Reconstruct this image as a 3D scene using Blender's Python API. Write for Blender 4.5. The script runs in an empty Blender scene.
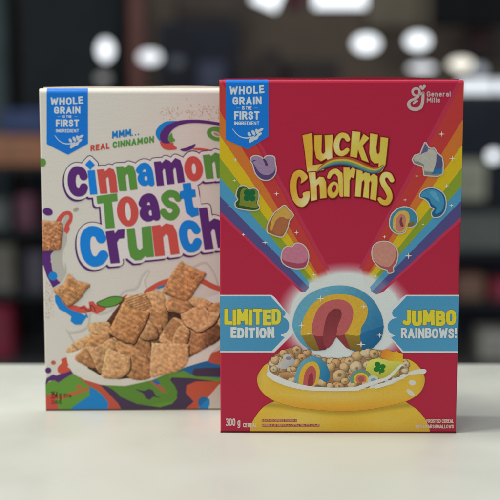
import bpy, math, random
import numpy as np
from mathutils import Vector

# ------------------------------------------------------------------ camera, world, lamps, exposure
scene = bpy.context.scene
COL = scene.collection
PITCH, EYE, FPX = 0.12556, 0.27117, 1200.0      # camera tilt, eye height, focal length in 500-px units

cam_data = bpy.data.cameras.new('camera')
cam_data.sensor_width = 36.0
cam_data.lens = 36.0 * FPX / 500.0
cam_data.clip_start, cam_data.clip_end = 0.01, 60.0
cam_data.dof.use_dof = True
cam_data.dof.focus_distance = 0.972
cam_data.dof.aperture_fstop = cam_data.lens / 1000.0 / 0.020
camera = bpy.data.objects.new('camera', cam_data)
COL.objects.link(camera)
camera.location = (0, 0, EYE)
camera.rotation_euler = (math.pi / 2 - PITCH, 0, 0)
scene.camera = camera

world = bpy.data.worlds.new('World')
scene.world = world
world.use_nodes = True
wb = world.node_tree.nodes['Background']
wb.inputs['Color'].default_value = (0.86, 0.95, 1.0, 1)
wb.inputs['Strength'].default_value = 0.22


def area_lamp(name, loc, target, sx, sy, power, color=(1, 1, 1)):
    d = bpy.data.lights.new(name, 'AREA')
    d.shape = 'RECTANGLE'
    d.size, d.size_y, d.energy, d.color = sx, sy, power, color
    o = bpy.data.objects.new(name, d)
    COL.objects.link(o)
    o.location = loc
    o.rotation_euler = (Vector(target) - Vector(loc)).to_track_quat('-Z', 'Y').to_euler()
    return o


area_lamp('ceiling_light', (-0.75, 0.85, 1.75), (0.0, 1.0, 0.0), 0.6, 0.5, 26, (1.0, 0.975, 0.92))
area_lamp('ceiling_light', (-1.1, -0.9, 2.1), (0.0, 1.0, 0.1), 1.2, 1.2, 13, (1.0, 0.96, 0.90))
area_lamp('ceiling_light', (0.5, 2.6, 2.1), (0.0, 1.1, 0.1), 1.4, 0.8, 12, (0.93, 0.97, 1.0))

scene.view_settings.view_transform = 'Standard'
scene.view_settings.look = 'None'
scene.view_settings.exposure = 0.24
scene.view_settings.gamma = 1.0
scene.render.engine = 'CYCLES'


# ------------------------------------------------------------------ tags and materials
def tag(o, label=None, cat=None, group=None, kind=None):
    if label: o['label'] = label
    if cat: o['category'] = cat
    if group: o['group'] = group
    if kind: o['kind'] = kind
    return o


def empty(name, loc=(0, 0, 0), rz=0.0):
    o = bpy.data.objects.new(name, None)
    o.empty_display_size = 0.05
    COL.objects.link(o)
    o.location = loc
    o.rotation_euler = (0, 0, rz)
    return o


def lin(c):
    c = np.asarray(c, float) / 255.0
    return np.where(c <= 0.04045, c / 12.92, ((c + 0.055) / 1.055) ** 2.4)


def principled(name, color, rough=0.5, spec=0.4, noise=0.0, nscale=40.0, bump=0.0, bscale=300.0, metal=0.0, coat=0.0):
    m = bpy.data.materials.new(name)
    m.use_nodes = True
    nt = m.node_tree
    b = nt.nodes['Principled BSDF']
    b.inputs['Base Color'].default_value = (*color, 1)
    b.inputs['Roughness'].default_value = rough
    b.inputs['Specular IOR Level'].default_value = spec
    b.inputs['Metallic'].default_value = metal
    b.inputs['Coat Weight'].default_value = coat
    tc = nt.nodes.new('ShaderNodeTexCoord')
    if noise:
        n = nt.nodes.new('ShaderNodeTexNoise')
        n.inputs['Scale'].default_value = nscale
        n.inputs['Detail'].default_value = 5
        nt.links.new(tc.outputs['Object'], n.inputs['Vector'])
        r = nt.nodes.new('ShaderNodeMapRange')
        r.inputs['From Min'].default_value = 0.3
        r.inputs['From Max'].default_value = 0.7
        r.inputs['To Min'].default_value = 1 - noise
        r.inputs['To Max'].default_value = 1 + noise
        nt.links.new(n.outputs['Fac'], r.inputs['Value'])
        v = nt.nodes.new('ShaderNodeVectorMath')
        v.operation = 'SCALE'
        v.inputs[0].default_value = color
        nt.links.new(r.outputs['Result'], v.inputs['Scale'])
        nt.links.new(v.outputs['Vector'], b.inputs['Base Color'])
    if bump:
        n2 = nt.nodes.new('ShaderNodeTexNoise')
        n2.inputs['Scale'].default_value = bscale
        n2.inputs['Detail'].default_value = 3
        nt.links.new(tc.outputs['Object'], n2.inputs['Vector'])
        bp = nt.nodes.new('ShaderNodeBump')
        bp.inputs['Strength'].default_value = bump
        bp.inputs['Distance'].default_value = 0.0005
        nt.links.new(n2.outputs['Fac'], bp.inputs['Height'])
        nt.links.new(bp.outputs['Normal'], b.inputs['Normal'])
    return m


def ink_material(name, grain=0.05, gscale=900.0, bump=0.25, rough=0.42):
    """Printing ink on carton: the printed colour is a mesh attribute, varnish and board texture are procedural."""
    m = bpy.data.materials.new(name)
    m.use_nodes = True
    nt = m.node_tree
    b = nt.nodes['Principled BSDF']
    b.inputs['Roughness'].default_value = rough
    b.inputs['Specular IOR Level'].default_value = 0.35
    at = nt.nodes.new('ShaderNodeAttribute')
    at.attribute_name = 'ink'
    tc = nt.nodes.new('ShaderNodeTexCoord')
    n = nt.nodes.new('ShaderNodeTexNoise')
    n.inputs['Scale'].default_value = gscale
    n.inputs['Detail'].default_value = 4
    nt.links.new(tc.outputs['Object'], n.inputs['Vector'])
    r = nt.nodes.new('ShaderNodeMapRange')
    r.inputs['From Min'].default_value = 0.3
    r.inputs['From Max'].default_value = 0.7
    r.inputs['To Min'].default_value = 1 - grain
    r.inputs['To Max'].default_value = 1 + grain
    nt.links.new(n.outputs['Fac'], r.inputs['Value'])
    v = nt.nodes.new('ShaderNodeVectorMath')
    v.operation = 'SCALE'
    nt.links.new(at.outputs['Color'], v.inputs[0])
    nt.links.new(r.outputs['Result'], v.inputs['Scale'])
    nt.links.new(v.outputs['Vector'], b.inputs['Base Color'])
    # cardboard: faint horizontal fibre ripple + slow waviness of the panel
    mp = nt.nodes.new('ShaderNodeMapping')
    mp.inputs['Scale'].default_value = (60, 60, 620)
    nt.links.new(tc.outputs['Object'], mp.inputs['Vector'])
    n2 = nt.nodes.new('ShaderNodeTexNoise')
    n2.inputs['Scale'].default_value = 1.0
    n2.inputs['Detail'].default_value = 3
    nt.links.new(mp.outputs['Vector'], n2.inputs['Vector'])
    n3 = nt.nodes.new('ShaderNodeTexNoise')
    n3.inputs['Scale'].default_value = 14.0
    nt.links.new(tc.outputs['Object'], n3.inputs['Vector'])
    mm = nt.nodes.new('ShaderNodeMath')
    mm.operation = 'MULTIPLY_ADD'
    mm.inputs[1].default_value = 6.0
    nt.links.new(n3.outputs['Fac'], mm.inputs[0])
    nt.links.new(n2.outputs['Fac'], mm.inputs[2])
    bp = nt.nodes.new('ShaderNodeBump')
    bp.inputs['Strength'].default_value = bump
    bp.inputs['Distance'].default_value = 0.0004
    nt.links.new(mm.outputs[0], bp.inputs['Height'])
    nt.links.new(bp.outputs['Normal'], b.inputs['Normal'])
    return m


INK = ink_material('printed_ink_on_carton', grain=0.05)
CRUST = ink_material('printed_ink_crusty_cereal', grain=0.36, gscale=380.0)
PUFF = ink_material('printed_ink_oat_cereal', grain=0.08, gscale=420.0)
KPRINT = 0.58        # what share of the ink's colour the shaded front of the boxes sends back to the camera


def ink(c):
    c = np.asarray(c, float) * 0.89
    c = 0.9 * c + 0.1 * (c @ np.array([.3, .59, .11]))[..., None]
    v = np.maximum((lin(c) - 0.012) / KPRINT, 0.001)
    return v * np.minimum(1.0, 0.86 / v.max(axis=-1, keepdims=True))


# ------------------------------------------------------------------ printed artwork: shapes as distance fields
class Shape:
    def __init__(s, f, box): s.f, s.box = f, box
    def __or__(a, b):
        x = a.box; y = b.box
        return Shape(lambda X, Y: np.minimum(a.f(X, Y), b.f(X, Y)),
                     (min(x[0], y[0]), min(x[1], y[1]), max(x[2], y[2]), max(x[3], y[3])))
    def __sub__(a, b): return Shape(lambda X, Y: np.maximum(a.f(X, Y), -b.f(X, Y)), a.box)
    def __and__(a, b): return Shape(lambda X, Y: np.maximum(a.f(X, Y), b.f(X, Y)), a.box)
    def grow(a, d):
        x = a.box
        return Shape(lambda X, Y: a.f(X, Y) - d, (x[0] - d, x[1] - d, x[2] + d, x[3] + d))
    def shift(a, dx, dy):
        x = a.box
        return Shape(lambda X, Y: a.f(X - dx, Y - dy), (x[0] + dx, x[1] + dy, x[2] + dx, x[3] + dy))


def C(x0, y0, s, pts):                     # points read off an enlargement of the panel
    return [(x0 + x / s, y0 + y / s) for x, y in pts]


def spline(pts, closed, n=6):
    P = np.array(pts, float)
    N = len(P)
    out = []
    for i in range(N if closed else N - 1):
        if closed:
            a, b, c, d = P[(i - 1) % N], P[i], P[(i + 1) % N], P[(i + 2) % N]
        else:
            a, b, c, d = P[max(i - 1, 0)], P[i], P[i + 1], P[min(i + 2, N - 1)]
        for k in range(n):
            t = k / n
            out.append(0.5 * (2 * b + (c - a) * t + (2 * a - 5 * b + 4 * c - d) * t * t + (3 * b - a - 3 * c + d) * t ** 3))
    if not closed: out.append(P[-1])
    return np.array(out)


def poly(pts, smooth=False, n=5, rnd=0.0):
    P = spline(pts, True, n) if smooth else np.array(pts, float)

    def f(X, Y):
        d = np.full(X.shape, 1e9)
        ins = np.zeros(X.shape, bool)
        for (ax, ay), (bx, by) in zip(P, np.roll(P, -1, 0)):
            ex, ey = bx - ax, by - ay
            L = ex * ex + ey * ey
            if L < 1e-12: continue
            wx, wy = X - ax, Y - ay
            t = np.clip((wx * ex + wy * ey) / L, 0, 1)
            d = np.minimum(d, (wx - ex * t) ** 2 + (wy - ey * t) ** 2)
            c = (ay > Y) != (by > Y)
            with np.errstate(divide='ignore', invalid='ignore'):
                xi = ax + (Y - ay) * ex / (ey if abs(ey) > 1e-12 else 1e-12)
            ins ^= c & (X < xi)
        d = np.sqrt(d)
        return np.where(ins, -d, d) - rnd
    return Shape(f, (P[:, 0].min() - rnd, P[:, 1].min() - rnd, P[:, 0].max() + rnd, P[:, 1].max() + rnd))


def stroke(pts, r, smooth=True, n=5):
    P = np.array(pts, float)
    R = np.full(len(P), float(r)) if np.isscalar(r) else np.array(r, float)
    if smooth and len(P) > 2:
        Q = spline(np.column_stack([P, R]), False, n)
        P, R = Q[:, :2], np.maximum(Q[:, 2], 0.02)

    def f(X, Y):
        d = np.full(X.shape, 1e9)
        for i in range(len(P) - 1):
            ex, ey = P[i + 1] - P[i]
            L = ex * ex + ey * ey + 1e-12
            t = np.clip(((X - P[i, 0]) * ex + (Y - P[i, 1]) * ey) / L, 0, 1)
            d = np.minimum(d, np.hypot(X - P[i, 0] - ex * t, Y - P[i, 1] - ey * t) - (R[i] + (R[i + 1] - R[i]) * t))
        return d
    m = R.max()
    return Shape(f, (P[:, 0].min() - m, P[:, 1].min() - m, P[:, 0].max() + m, P[:, 1].max() + m))


def bars(pts, r):                          # square-ended straight strokes
    P = np.array(pts, float)

    def f(X, Y):
        d = np.full(X.shape, 1e9)
        for a, b in zip(P[:-1], P[1:]):
            e = b - a
            L = np.hypot(*e)
            if L < 1e-9: e, L = np.array((0.0, 1.0)), 0.0
            else: e = e / L
            u = (X - a[0]) * e[0] + (Y - a[1]) * e[1] - L / 2
            v = -(X - a[0]) * e[1] + (Y - a[1]) * e[0]
            qx, qy = np.abs(u) - L / 2 - r, np.abs(v) - r
            d = np.minimum(d, np.hypot(np.maximum(qx, 0), np.maximum(qy, 0)) + np.minimum(np.maximum(qx, qy), 0))
        return d
    return Shape(f, (P[:, 0].min() - 1.5 * r, P[:, 1].min() - 1.5 * r, P[:, 0].max() + 1.5 * r, P[:, 1].max() + 1.5 * r))


def ell(cx, cy, rx, ry=None, rot=0.0):
    ry = rx if ry is None else ry
    a = math.radians(rot)
    ca, sa = math.cos(a), math.sin(a)

    def f(X, Y):
        u = (X - cx) * ca + (Y - cy) * sa
        v = -(X - cx) * sa + (Y - cy) * ca
        return (np.sqrt((u / rx) ** 2 + (v / ry) ** 2) - 1) * min(rx, ry)
    m = max(rx, ry)
    return Shape(f, (cx - m, cy - m, cx + m, cy + m))


def union(*s):
    o = s[0]
    for k in s[1:]: o = o | k
    return o


def star4(cx, cy, r):
    k = r * 0.2
    pts = []
    for i in range(8):
        a = math.pi / 4 * i
        q = r if i % 2 == 0 else k
        if i in (0, 4): q = r * 0.85
        pts.append((cx + q * math.sin(a), cy - q * math.cos(a)))
    return poly(pts)


def mesh_shape(S, step):
    """Triangulate f<0 on a grid, cutting the boundary triangles exactly on the outline."""
    x0, y0, x1, y1 = S.box
    nx = max(3, int(math.ceil((x1 - x0) / step)) + 3)
    ny = max(3, int(math.ceil((y1 - y0) / step)) + 3)
    gx = x0 - step * 1.013 + np.arange(nx) * step
    gy = y0 - step * 1.013 + np.arange(ny) * step
    X, Y = np.meshgrid(gx, gy)
    F = S.f(X, Y)
    F = np.where(np.abs(F) < 1e-4, 1e-4, F)
    idx = np.arange(nx * ny).reshape(ny, nx)
    a, b, c, d = idx[:-1, :-1].ravel(), idx[:-1, 1:].ravel(), idx[1:, 1:].ravel(), idx[1:, :-1].ravel()
    T = np.concatenate([np.column_stack([a, b, c]), np.column_stack([a, c, d])])
    P = np.column_stack([X.ravel(), Y.ravel()])
    V = F.ravel()
    ins = V[T] < 0
    cnt = ins.sum(1)
    tris = [P[T[cnt == 3]]]
    for want in (1, 2):
        sel = cnt == want
        t, q = T[sel], ins[sel]
        if not len(t): continue
        lone = np.argmax(q if want == 1 else ~q, axis=1)
        r = np.arange(len(t))
        A, B, D = t[r, lone], t[r, (lone + 1) % 3], t[r, (lone + 2) % 3]
        AB = P[A] + (P[B] - P[A]) * (V[A] / (V[A] - V[B]))[:, None]
        AD = P[A] + (P[D] - P[A]) * (V[A] / (V[A] - V[D]))[:, None]
        if want == 1:
            tris.append(np.stack([P[A], AB, AD], 1))
        else:
            tris.append(np.stack([AB, P[B], P[D]], 1))
            tris.append(np.stack([AB, P[D], AD], 1))
    tris = np.concatenate(tris)
    flat = np.round(tris.reshape(-1, 2), 5)
    u, inv = np.unique(flat, axis=0, return_inverse=True)
    inv = inv.reshape(-1, 3)
    ok = (inv[:, 0] != inv[:, 1]) & (inv[:, 1] != inv[:, 2]) & (inv[:, 0] != inv[:, 2])
    return u, inv[ok]


LAYER = 4.5e-5


class Panel:
    """Front panel of a carton.  Artwork coordinates (x right, y down, 1 unit = 0.8 mm) -> metres on the panel."""
    def __init__(s, root, x0, y0, yaw, W, H, D, bend=0.0025):
        s.root, s.x0, s.y0, s.yaw, s.W, s.H, s.D, s.bend = root, x0, y0, yaw, W, H, D, bend
        q = s.to_art([0.0, W, W, 0.0], [0.0, 0.0, H, H])
        s.clip = poly(q)

    def to_uv(s, X, Y):
        c, n = math.cos(PITCH), math.sin(PITCH)
        v = 250 - Y
        rx, ry, rz = X - 250, FPX * c + v * n, v * c - FPX * n
        nx, ny = -math.sin(s.yaw), math.cos(s.yaw)
        t = (s.x0 * nx + s.y0 * ny) / (rx * nx + ry * ny)
        px, py, pz = rx * t, ry * t, rz * t + EYE
        return (px - s.x0) * math.cos(s.yaw) + (py - s.y0) * math.sin(s.yaw), pz

    def to_art(s, U, Z):
        out = []
        c, n = math.cos(PITCH), math.sin(PITCH)
        for u, z in zip(U, Z):
            x, y = s.x0 + u * math.cos(s.yaw), s.y0 + u * math.sin(s.yaw)
            z -= EYE
            d, v = y * c - z * n, y * n + z * c
            out.append((250 + FPX * x / d, 250 - FPX * v / d))
        return out

    def place(s, P, layer):
        u, z = s.to_uv(P[:, 0], P[:, 1])
        z = np.minimum(z, s.H)
        off = -layer * LAYER * np.ones_like(u)
        k = z - (s.H - s.bend)
        r = s.bend
        kk = np.clip(k, 0, r * 0.97)
        off = off + np.where(k > 0, r - np.sqrt(r * r - kk * kk), 0)
        return np.column_stack([u - s.W / 2, off, z])

    def add(s, name, items, parent=None, mat=None, step=0.5, clip=True):
        """items: (shape, colour or colour function, layer); all go into ONE mesh, a part of the carton."""
        vs, ts, cs, n = [], [], [], 0
        for S, col, layer in items:
            if isinstance(S, tuple):
                u, t = S
            else:
                q = (S & s.clip) if clip else S
                b, cb = q.box, s.clip.box
                q = Shape(q.f, (max(b[0], cb[0]), max(b[1], cb[1]), min(b[2], cb[2]), min(b[3], cb[3])))
                if q.box[2] <= q.box[0] or q.box[3] <= q.box[1]: continue
                st = min(step, max(0.12, min(q.box[2] - q.box[0], q.box[3] - q.box[1]) / 7))
                u, t = mesh_shape(q, st)
            if len(t) == 0: continue
            vs.append(s.place(u, layer))
            ts.append(t + n)
            c = col(u[:, 0], u[:, 1]) if callable(col) else np.tile(np.array(col, float), (len(u), 1))
            cs.append(ink(c))
            n += len(u)
        V, T, K = np.concatenate(vs), np.concatenate(ts), np.concatenate(cs)
        # face the viewer (-Y)
        a, b, c = V[T[:, 0]], V[T[:, 1]], V[T[:, 2]]
        ny = (b[:, 2] - a[:, 2]) * (c[:, 0] - a[:, 0]) - (b[:, 0] - a[:, 0]) * (c[:, 2] - a[:, 2])
        T = np.where((ny > 0)[:, None], T[:, ::-1], T)
        me = bpy.data.meshes.new(name)
        me.vertices.add(len(V)); me.vertices.foreach_set('co', V.astype(np.float32).ravel())
        me.loops.add(T.size); me.loops.foreach_set('vertex_index', T.astype(np.int32).ravel())
        me.polygons.add(len(T)); me.polygons.foreach_set('loop_start', np.arange(0, T.size, 3, dtype=np.int32))
        at = me.attributes.new('ink', 'FLOAT_COLOR', 'POINT')
        at.data.foreach_set('color', np.column_stack([K, np.ones(len(K))]).astype(np.float32).ravel())
        me.update(calc_edges=True); me.validate()
        me.materials.append(mat or INK)
        o = bpy.data.objects.new(name, me)
        COL.objects.link(o)
        o.parent = parent or s.root
        return o


# a small stroke alphabet: width, then strokes as (points, curved?)
_O = lambda w: ([(w * .5, 1), (w * .12, .9), (0, .6), (0, .4), (w * .12, .1), (w * .5, 0), (w * .88, .1), (w, .4), (w, .6), (w * .88, .9), (w * .5, 1)], True)
GL = {
    'A': (.52, [([(0, 0), (.26, 1), (.52, 0)], False), ([(.09, .3), (.43, .3)], False)]),
    'B': (.44, [([(0, 0), (0, 1), (.22, 1)], False), ([(.22, 1), (.4, .92), (.41, .62), (.2, .53)], True), ([(0, .53), (.2, .53)], False), ([(.2, .53), (.43, .44), (.44, .1), (.22, 0)], True), ([(.22, 0), (0, 0)], False)]),
    'C': (.44, [([(.44, .74), (.38, .94), (.22, 1), (.06, .92), (0, .65), (0, .35), (.06, .08), (.22, 0), (.38, .06), (.44, .26)], True)]),
    'D': (.46, [([(.18, 0), (0, 0), (0, 1), (.18, 1)], False), ([(.18, 1), (.4, .9), (.46, .6), (.46, .4), (.4, .1), (.18, 0)], True)]),
    'E': (.36, [([(.36, 1), (0, 1), (0, 0), (.36, 0)], False), ([(0, .52), (.3, .52)], False)]),
    'F': (.36, [([(.36, 1), (0, 1), (0, 0)], False), ([(0, .5), (.3, .5)], False)]),
    'G': (.46, [([(.45, .74), (.38, .94), (.22, 1), (.06, .92), (0, .65), (0, .35), (.06, .08), (.22, 0), (.38, .05), (.46, .2)], True), ([(.46, .12), (.46, .46), (.27, .46)], False)]),
    'H': (.46, [([(0, 0), (0, 1)], False), ([(.46, 0), (.46, 1)], False), ([(0, .52), (.46, .52)], False)]),
    'I': (.0, [([(0, 0), (0, 1)], False)]),
    'J': (.3, [([(.3, 1), (.3, .25)], False), ([(.3, .25), (.24, .04), (.1, 0), (-.06, .1)], True)]),
    'L': (.33, [([(0, 1), (0, 0), (.33, 0)], False)]),
    'M': (.62, [([(0, 0), (.03, 1), (.31, .3), (.59, 1), (.62, 0)], False)]),
    'N': (.48, [([(0, 0), (0, 1), (.48, 0), (.48, 1)], False)]),
    'O': (.48, [_O(.48)]),
    'R': (.46, [([(0, 0), (0, 1), (.2, 1)], False), ([(.2, 1), (.4, .93), (.42, .6), (.2, .48)], True), ([(.2, .48), (0, .48)], False), ([(.22, .46), (.46, 0)], False)]),
    'S': (.42, [([(.4, .78), (.34, .95), (.2, 1), (.05, .92), (.02, .74), (.12, .58), (.3, .46), (.41, .3), (.38, .1), (.22, 0), (.06, .05), (0, .22)], True)]),
    'T': (.46, [([(0, 1), (.46, 1)], False), ([(.23, 1), (.23, 0)], False)]),
    'U': (.46, [([(0, 1), (0, .3)], False), ([(0, .3), (.05, .06), (.23, 0), (.41, .06), (.46, .3)], True), ([(.46, .3), (.46, 1)], False)]),
    'W': (.72, [([(0, 1), (.16, 0), (.36, .8), (.56, 0), (.72, 1)], False)]),
    '0': (.36, [_O(.36)]),
    '3': (.34, [([(0, .86), (.1, .99), (.26, .96), (.33, .76), (.24, .57), (.12, .53)], True), ([(.12, .53), (.28, .48), (.35, .26), (.26, .03), (.1, 0), (-.01, .13)], True)]),
    '5': (.34, [([(.32, 1), (.04, 1), (.02, .56)], False), ([(.02, .56), (.18, .64), (.33, .5), (.34, .2), (.2, 0), (0, .08)], True)]),
    '1': (.14, [([(0, .8), (.14, 1), (.14, 0)], False)]),
    '2': (.34, [([(.01, .8), (.1, .98), (.26, .97), (.33, .76), (.26, .5), (0, .02)], True), ([(0, 0), (.34, 0)], False)]),
    'o': (.3, [([(.15, .7), (.02, .58), (0, .35), (.03, .1), (.15, 0), (.27, .1), (.3, .35), (.28, .58), (.15, .7)], True)]),
    'z': (.26, [([(0, .68), (.26, .68), (0, .02), (.26, .02)], False)]),
    '4': (.36, [([(.27, 0), (.27, 1), (0, .3), (.36, .3)], False)]),
    '!': (.0, [([(0, 1), (0, .46)], False), ([(0, .02), (0, .0)], False)]),
    '.': (.0, [([(0, .02), (0, .0)], False)]),
    'g': (.34, [([(.33, .6), (.2, .7), (.04, .6), (0, .35), (.06, .06), (.2, 0), (.33, .14)], True), ([(.34, .7), (.34, -.1)], False), ([(.34, -.1), (.26, -.3), (.12, -.32), (0, -.24)], True)]),
    'e': (.36, [([(.02, .36), (.36, .38)], False), ([(.36, .38), (.3, .64), (.17, .7), (.04, .6), (0, .35), (.05, .08), (.2, 0), (.34, .1)], True)]),
    'n': (.34, [([(0, 0), (0, .7)], False), ([(0, .5), (.12, .68), (.26, .68), (.34, .5)], True), ([(.34, .5), (.34, 0)], False)]),
    'r': (.22, [([(0, 0), (0, .7)], False), ([(0, .46), (.08, .65), (.22, .68)], True)]),
    'a': (.34, [([(.03, .62), (.16, .7), (.3, .64), (.34, .46)], True), ([(.34, .46), (.34, 0)], False), ([(.34, .4), (.12, .38), (0, .2), (.1, .02), (.24, .02), (.34, .16)], True)]),
    'l': (.0, [([(0, 0), (0, 1)], False)]),
    'i': (.0, [([(0, 0), (0, .7)], False), ([(0, .95), (0, .97)], False)]),
    's': (.3, [([(.28, .58), (.16, .7), (.03, .6), (.06, .44), (.24, .3), (.29, .12), (.15, 0), (0, .1)], True)]),
}


def text_shape(txt, x0, x1, yb, yt, w=0.085, rise=0.0, fan=0.0, arc=0.0, wave=0.0, grow=0.0, slant=0.0, gap=0.17):
    """Lettering fitted to a box (baseline yb, cap top yt); w = half stroke width as a share of the cap height."""
    H = yb - yt
    pos, x = [], w
    for ch in txt:
        if ch == ' ':
            x += .3
            continue
        pos.append((ch, x))
        x += GL[ch][0] + 2 * w + gap - .06
    total = x - (gap - .06) - w
    sx = (x1 - x0) / total
    parts = []
    for i, (ch, px) in enumerate(pos):
        bob = wave * (1 if i % 2 else -1)
        for pts, curved in GL[ch][1]:
            Q = spline(pts, False, 4) if curved else np.array(pts, float)
            X = x0 + (px + Q[:, 0] + slant * Q[:, 1]) * sx
            h = w + Q[:, 1] * (1 - 2 * w)
            t = (X - x0) / (x1 - x0)
            m = 2 * t - 1
            X = X + fan * m * (h - .5)
            Y = yb - h * H - rise * t + arc * m * m + bob
            A2 = np.column_stack([X, Y])
            if curved:
                parts.append(stroke(A2, w * H + grow, smooth=False))
            else:
                tm = float(np.clip((X.mean() - x0) / (x1 - x0), 0, 1))
                bt = yb - rise * tm + arc * (2 * tm - 1) ** 2 + bob
                tilt = abs(rise) * .5 * (x1 - x0) / max(x1 - x0, 1) / max(len(pos), 1)
                band = Shape(lambda X_, Y_, c0=bt - H / 2, hh=(H if ch != 'g' else H * 1.9) / 2 + grow + tilt: np.abs(Y_ - c0) - hh, (-1e3, -1e3, 1e3, 1e3))
                parts.append(bars(A2, w * H + grow) & band)
    return union(*parts)


def carton(name, W, H, D, root, color, bend, seam_color, mat_name, flare=0.0):
    """Closed cardboard carton: rounded front folds, glued top and bottom flaps with a visible seam."""
    rough = ink_material(mat_name)
    r, rs = bend, 0.0011
    # profile in (y, z), front rounded at the top, tiny rounding at the bottom
    prof = []
    for k in range(5):
        a = math.pi / 2 * k / 4
        prof.append((rs - rs * math.cos(a - 0) if False else rs * (1 - math.sin(a)), rs * (1 - math.cos(a))))
    prof = [(p[0], p[1]) for p in prof]
    prof = [(rs * (1 - math.sin(math.pi / 2 * k / 4)), rs * (1 - math.cos(math.pi / 2 * k / 4))) for k in range(5)]
    for k in range(9):
        a = math.pi / 2 * k / 8
        prof.append((r * (1 - math.cos(a)), H - r + r * math.sin(a)))
    for k in range(5):
        a = math.pi / 2 * k / 4
        prof.append((D - rs * (1 - math.sin(a)), H - rs * (1 - math.cos(a))))
    for k in range(5):
        a = math.pi / 2 * k / 4
        prof.append((D - rs * (1 - math.cos(a)), rs * (1 - math.sin(a))))
    n = len(prof)
    secs = [(-W / 2, rs), (-W / 2 + rs * 0.3, rs * 0.3), (-W / 2 + rs, 0.0)]
    for k in range(1, 8): secs.append((-W / 2 + rs + (W - 2 * rs) * k / 8, 0.0))
    secs += [(W / 2 - rs, 0.0), (W / 2 - rs * 0.3, rs * 0.3), (W / 2, rs)]
    V, F = [], []
    for x, inset in secs:
        for y, z in prof:
            yy = min(max(y, inset), D - inset)
            zz = min(max(z, inset * 0.6), H - inset * 0.6)
            V.append((x, yy, zz))
    for i in range(len(secs) - 1):
        for j in range(n):
            F.append((i * n + j, i * n + (j + 1) % n, (i + 1) * n + (j + 1) % n, (i + 1) * n + j))
    F.append(tuple(range(n))[::-1]); F.append(tuple((len(secs) - 1) * n + j for j in range(n)))
    me = bpy.data.meshes.new(name)
    me.from_pydata(V, [], F)
    at = me.attributes.new('ink', 'FLOAT_COLOR', 'POINT')
    c = ink(color)
    at.data.foreach_set('color', np.tile([*c, 1.0], len(V)).astype(np.float32))
    me.materials.append(rough)
    me.update()
    for p in me.polygons: p.use_smooth = False
    o = bpy.data.objects.new(name, me)
    COL.objects.link(o); o.parent = root
    # glued flaps folded over the top and bottom: thin boards a little smaller than the box
    V, F, n = [], [], 14
    for k in range(n + 1):
        t = k / n
        x = -W / 2 + 0.003 + (W - 0.006) * t
        lift = 0.0004 + 0.0011 * math.sin(math.pi * t) ** 2 + 0.0004 * math.sin(t * 11.0)
        for y, zz in ((r + 0.0015, -0.0003), (D * 0.6, -0.0003), (D * 0.6, lift * 0.6 + 0.0006), (r + 0.0015, lift + 0.0006)):
            V.append((x, y, H + zz))
    for k in range(n):
        for j in range(4):
            F.append((k * 4 + j, k * 4 + (j + 1) % 4, k * 4 + 4 + (j + 1) % 4, k * 4 + 4 + j))
    F += [(0, 1, 2, 3), (n * 4 + 3, n * 4 + 2, n * 4 + 1, n * 4)]
    m2 = bpy.data.meshes.new('top_flap'); m2.from_pydata(V, [], F)
    a2 = m2.attributes.new('ink', 'FLOAT_COLOR', 'POINT')
    a2.data.foreach_set('color', np.tile([*ink(seam_color), 1.0], len(V)).astype(np.float32))
    m2.materials.append(rough); m2.update()
    f = bpy.data.objects.new('top_flap', m2); COL.objects.link(f); f.parent = root
    return o


def mix(a, b, t):
    t = np.clip(t, 0, 1)[:, None]
    return np.array(a, float) * (1 - t) + np.array(b, float) * t


def grad(a, b, x0, y0, x1, y1):            # linear printed blend between two inks
    L = (x1 - x0) ** 2 + (y1 - y0) ** 2
    return lambda X, Y: mix(a, b, ((X - x0) * (x1 - x0) + (Y - y0) * (y1 - y0)) / L)


def rad(a, b, cx, cy, r0, r1, sy=1.0):
    return lambda X, Y: mix(a, b, (np.hypot(X - cx, (Y - cy) * sy) - r0) / (r1 - r0))


def badge(panel, xl, xr, yt, yl, yr, tip, texts, sprig_box, layer, shade=(0, 116, 216)):
    b = panel.add('whole_grain_badge', [(poly([(xl, yt), (xr, yt), (xr + 0.2, yr), tip, (xl, yl)], rnd=0.15), shade, layer)])
    wh = (212, 222, 230)
    items = [(text_shape(*t[0], **t[1]), wh, layer + 1.2) for t in texts['rows']]
    for (a, b_, y) in texts['dashes']:
        items.append((stroke([(a, y), (b_, y)], 0.28, smooth=False), (120, 165, 205), layer + 1.2))
    panel.add('lettering', items, parent=b)
    x0, y0, w = sprig_box
    q = lambda u, v: (x0 + u * w, y0 + v * w)
    sp = [(stroke([q(0, .02), q(.15, .2), q(.32, .3), q(.52, .32), q(.72, .27)], [.25, .35, .45, .55, .4]), wh, layer + 1.2)]
    for (u, v, rx, ry, rot) in ((.56, .20, .085, .05, 60), (.60, .40, .09, .052, -70), (.68, .36, .10, .055, -58), (.70, .15, .10, .052, 62),
                                (.82, .11, .10, .05, 68), (.80, .31, .10, .052, -50), (.93, .06, .11, .045, -28), (.90, .20, .09, .045, -35)):
        sp.append((ell(*q(u, v), rx * w, ry * w, rot), (188, 197, 204), layer + 1.2 + u))
    panel.add('wheat_sprig', sp, parent=b, step=0.3)
    return b


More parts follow.
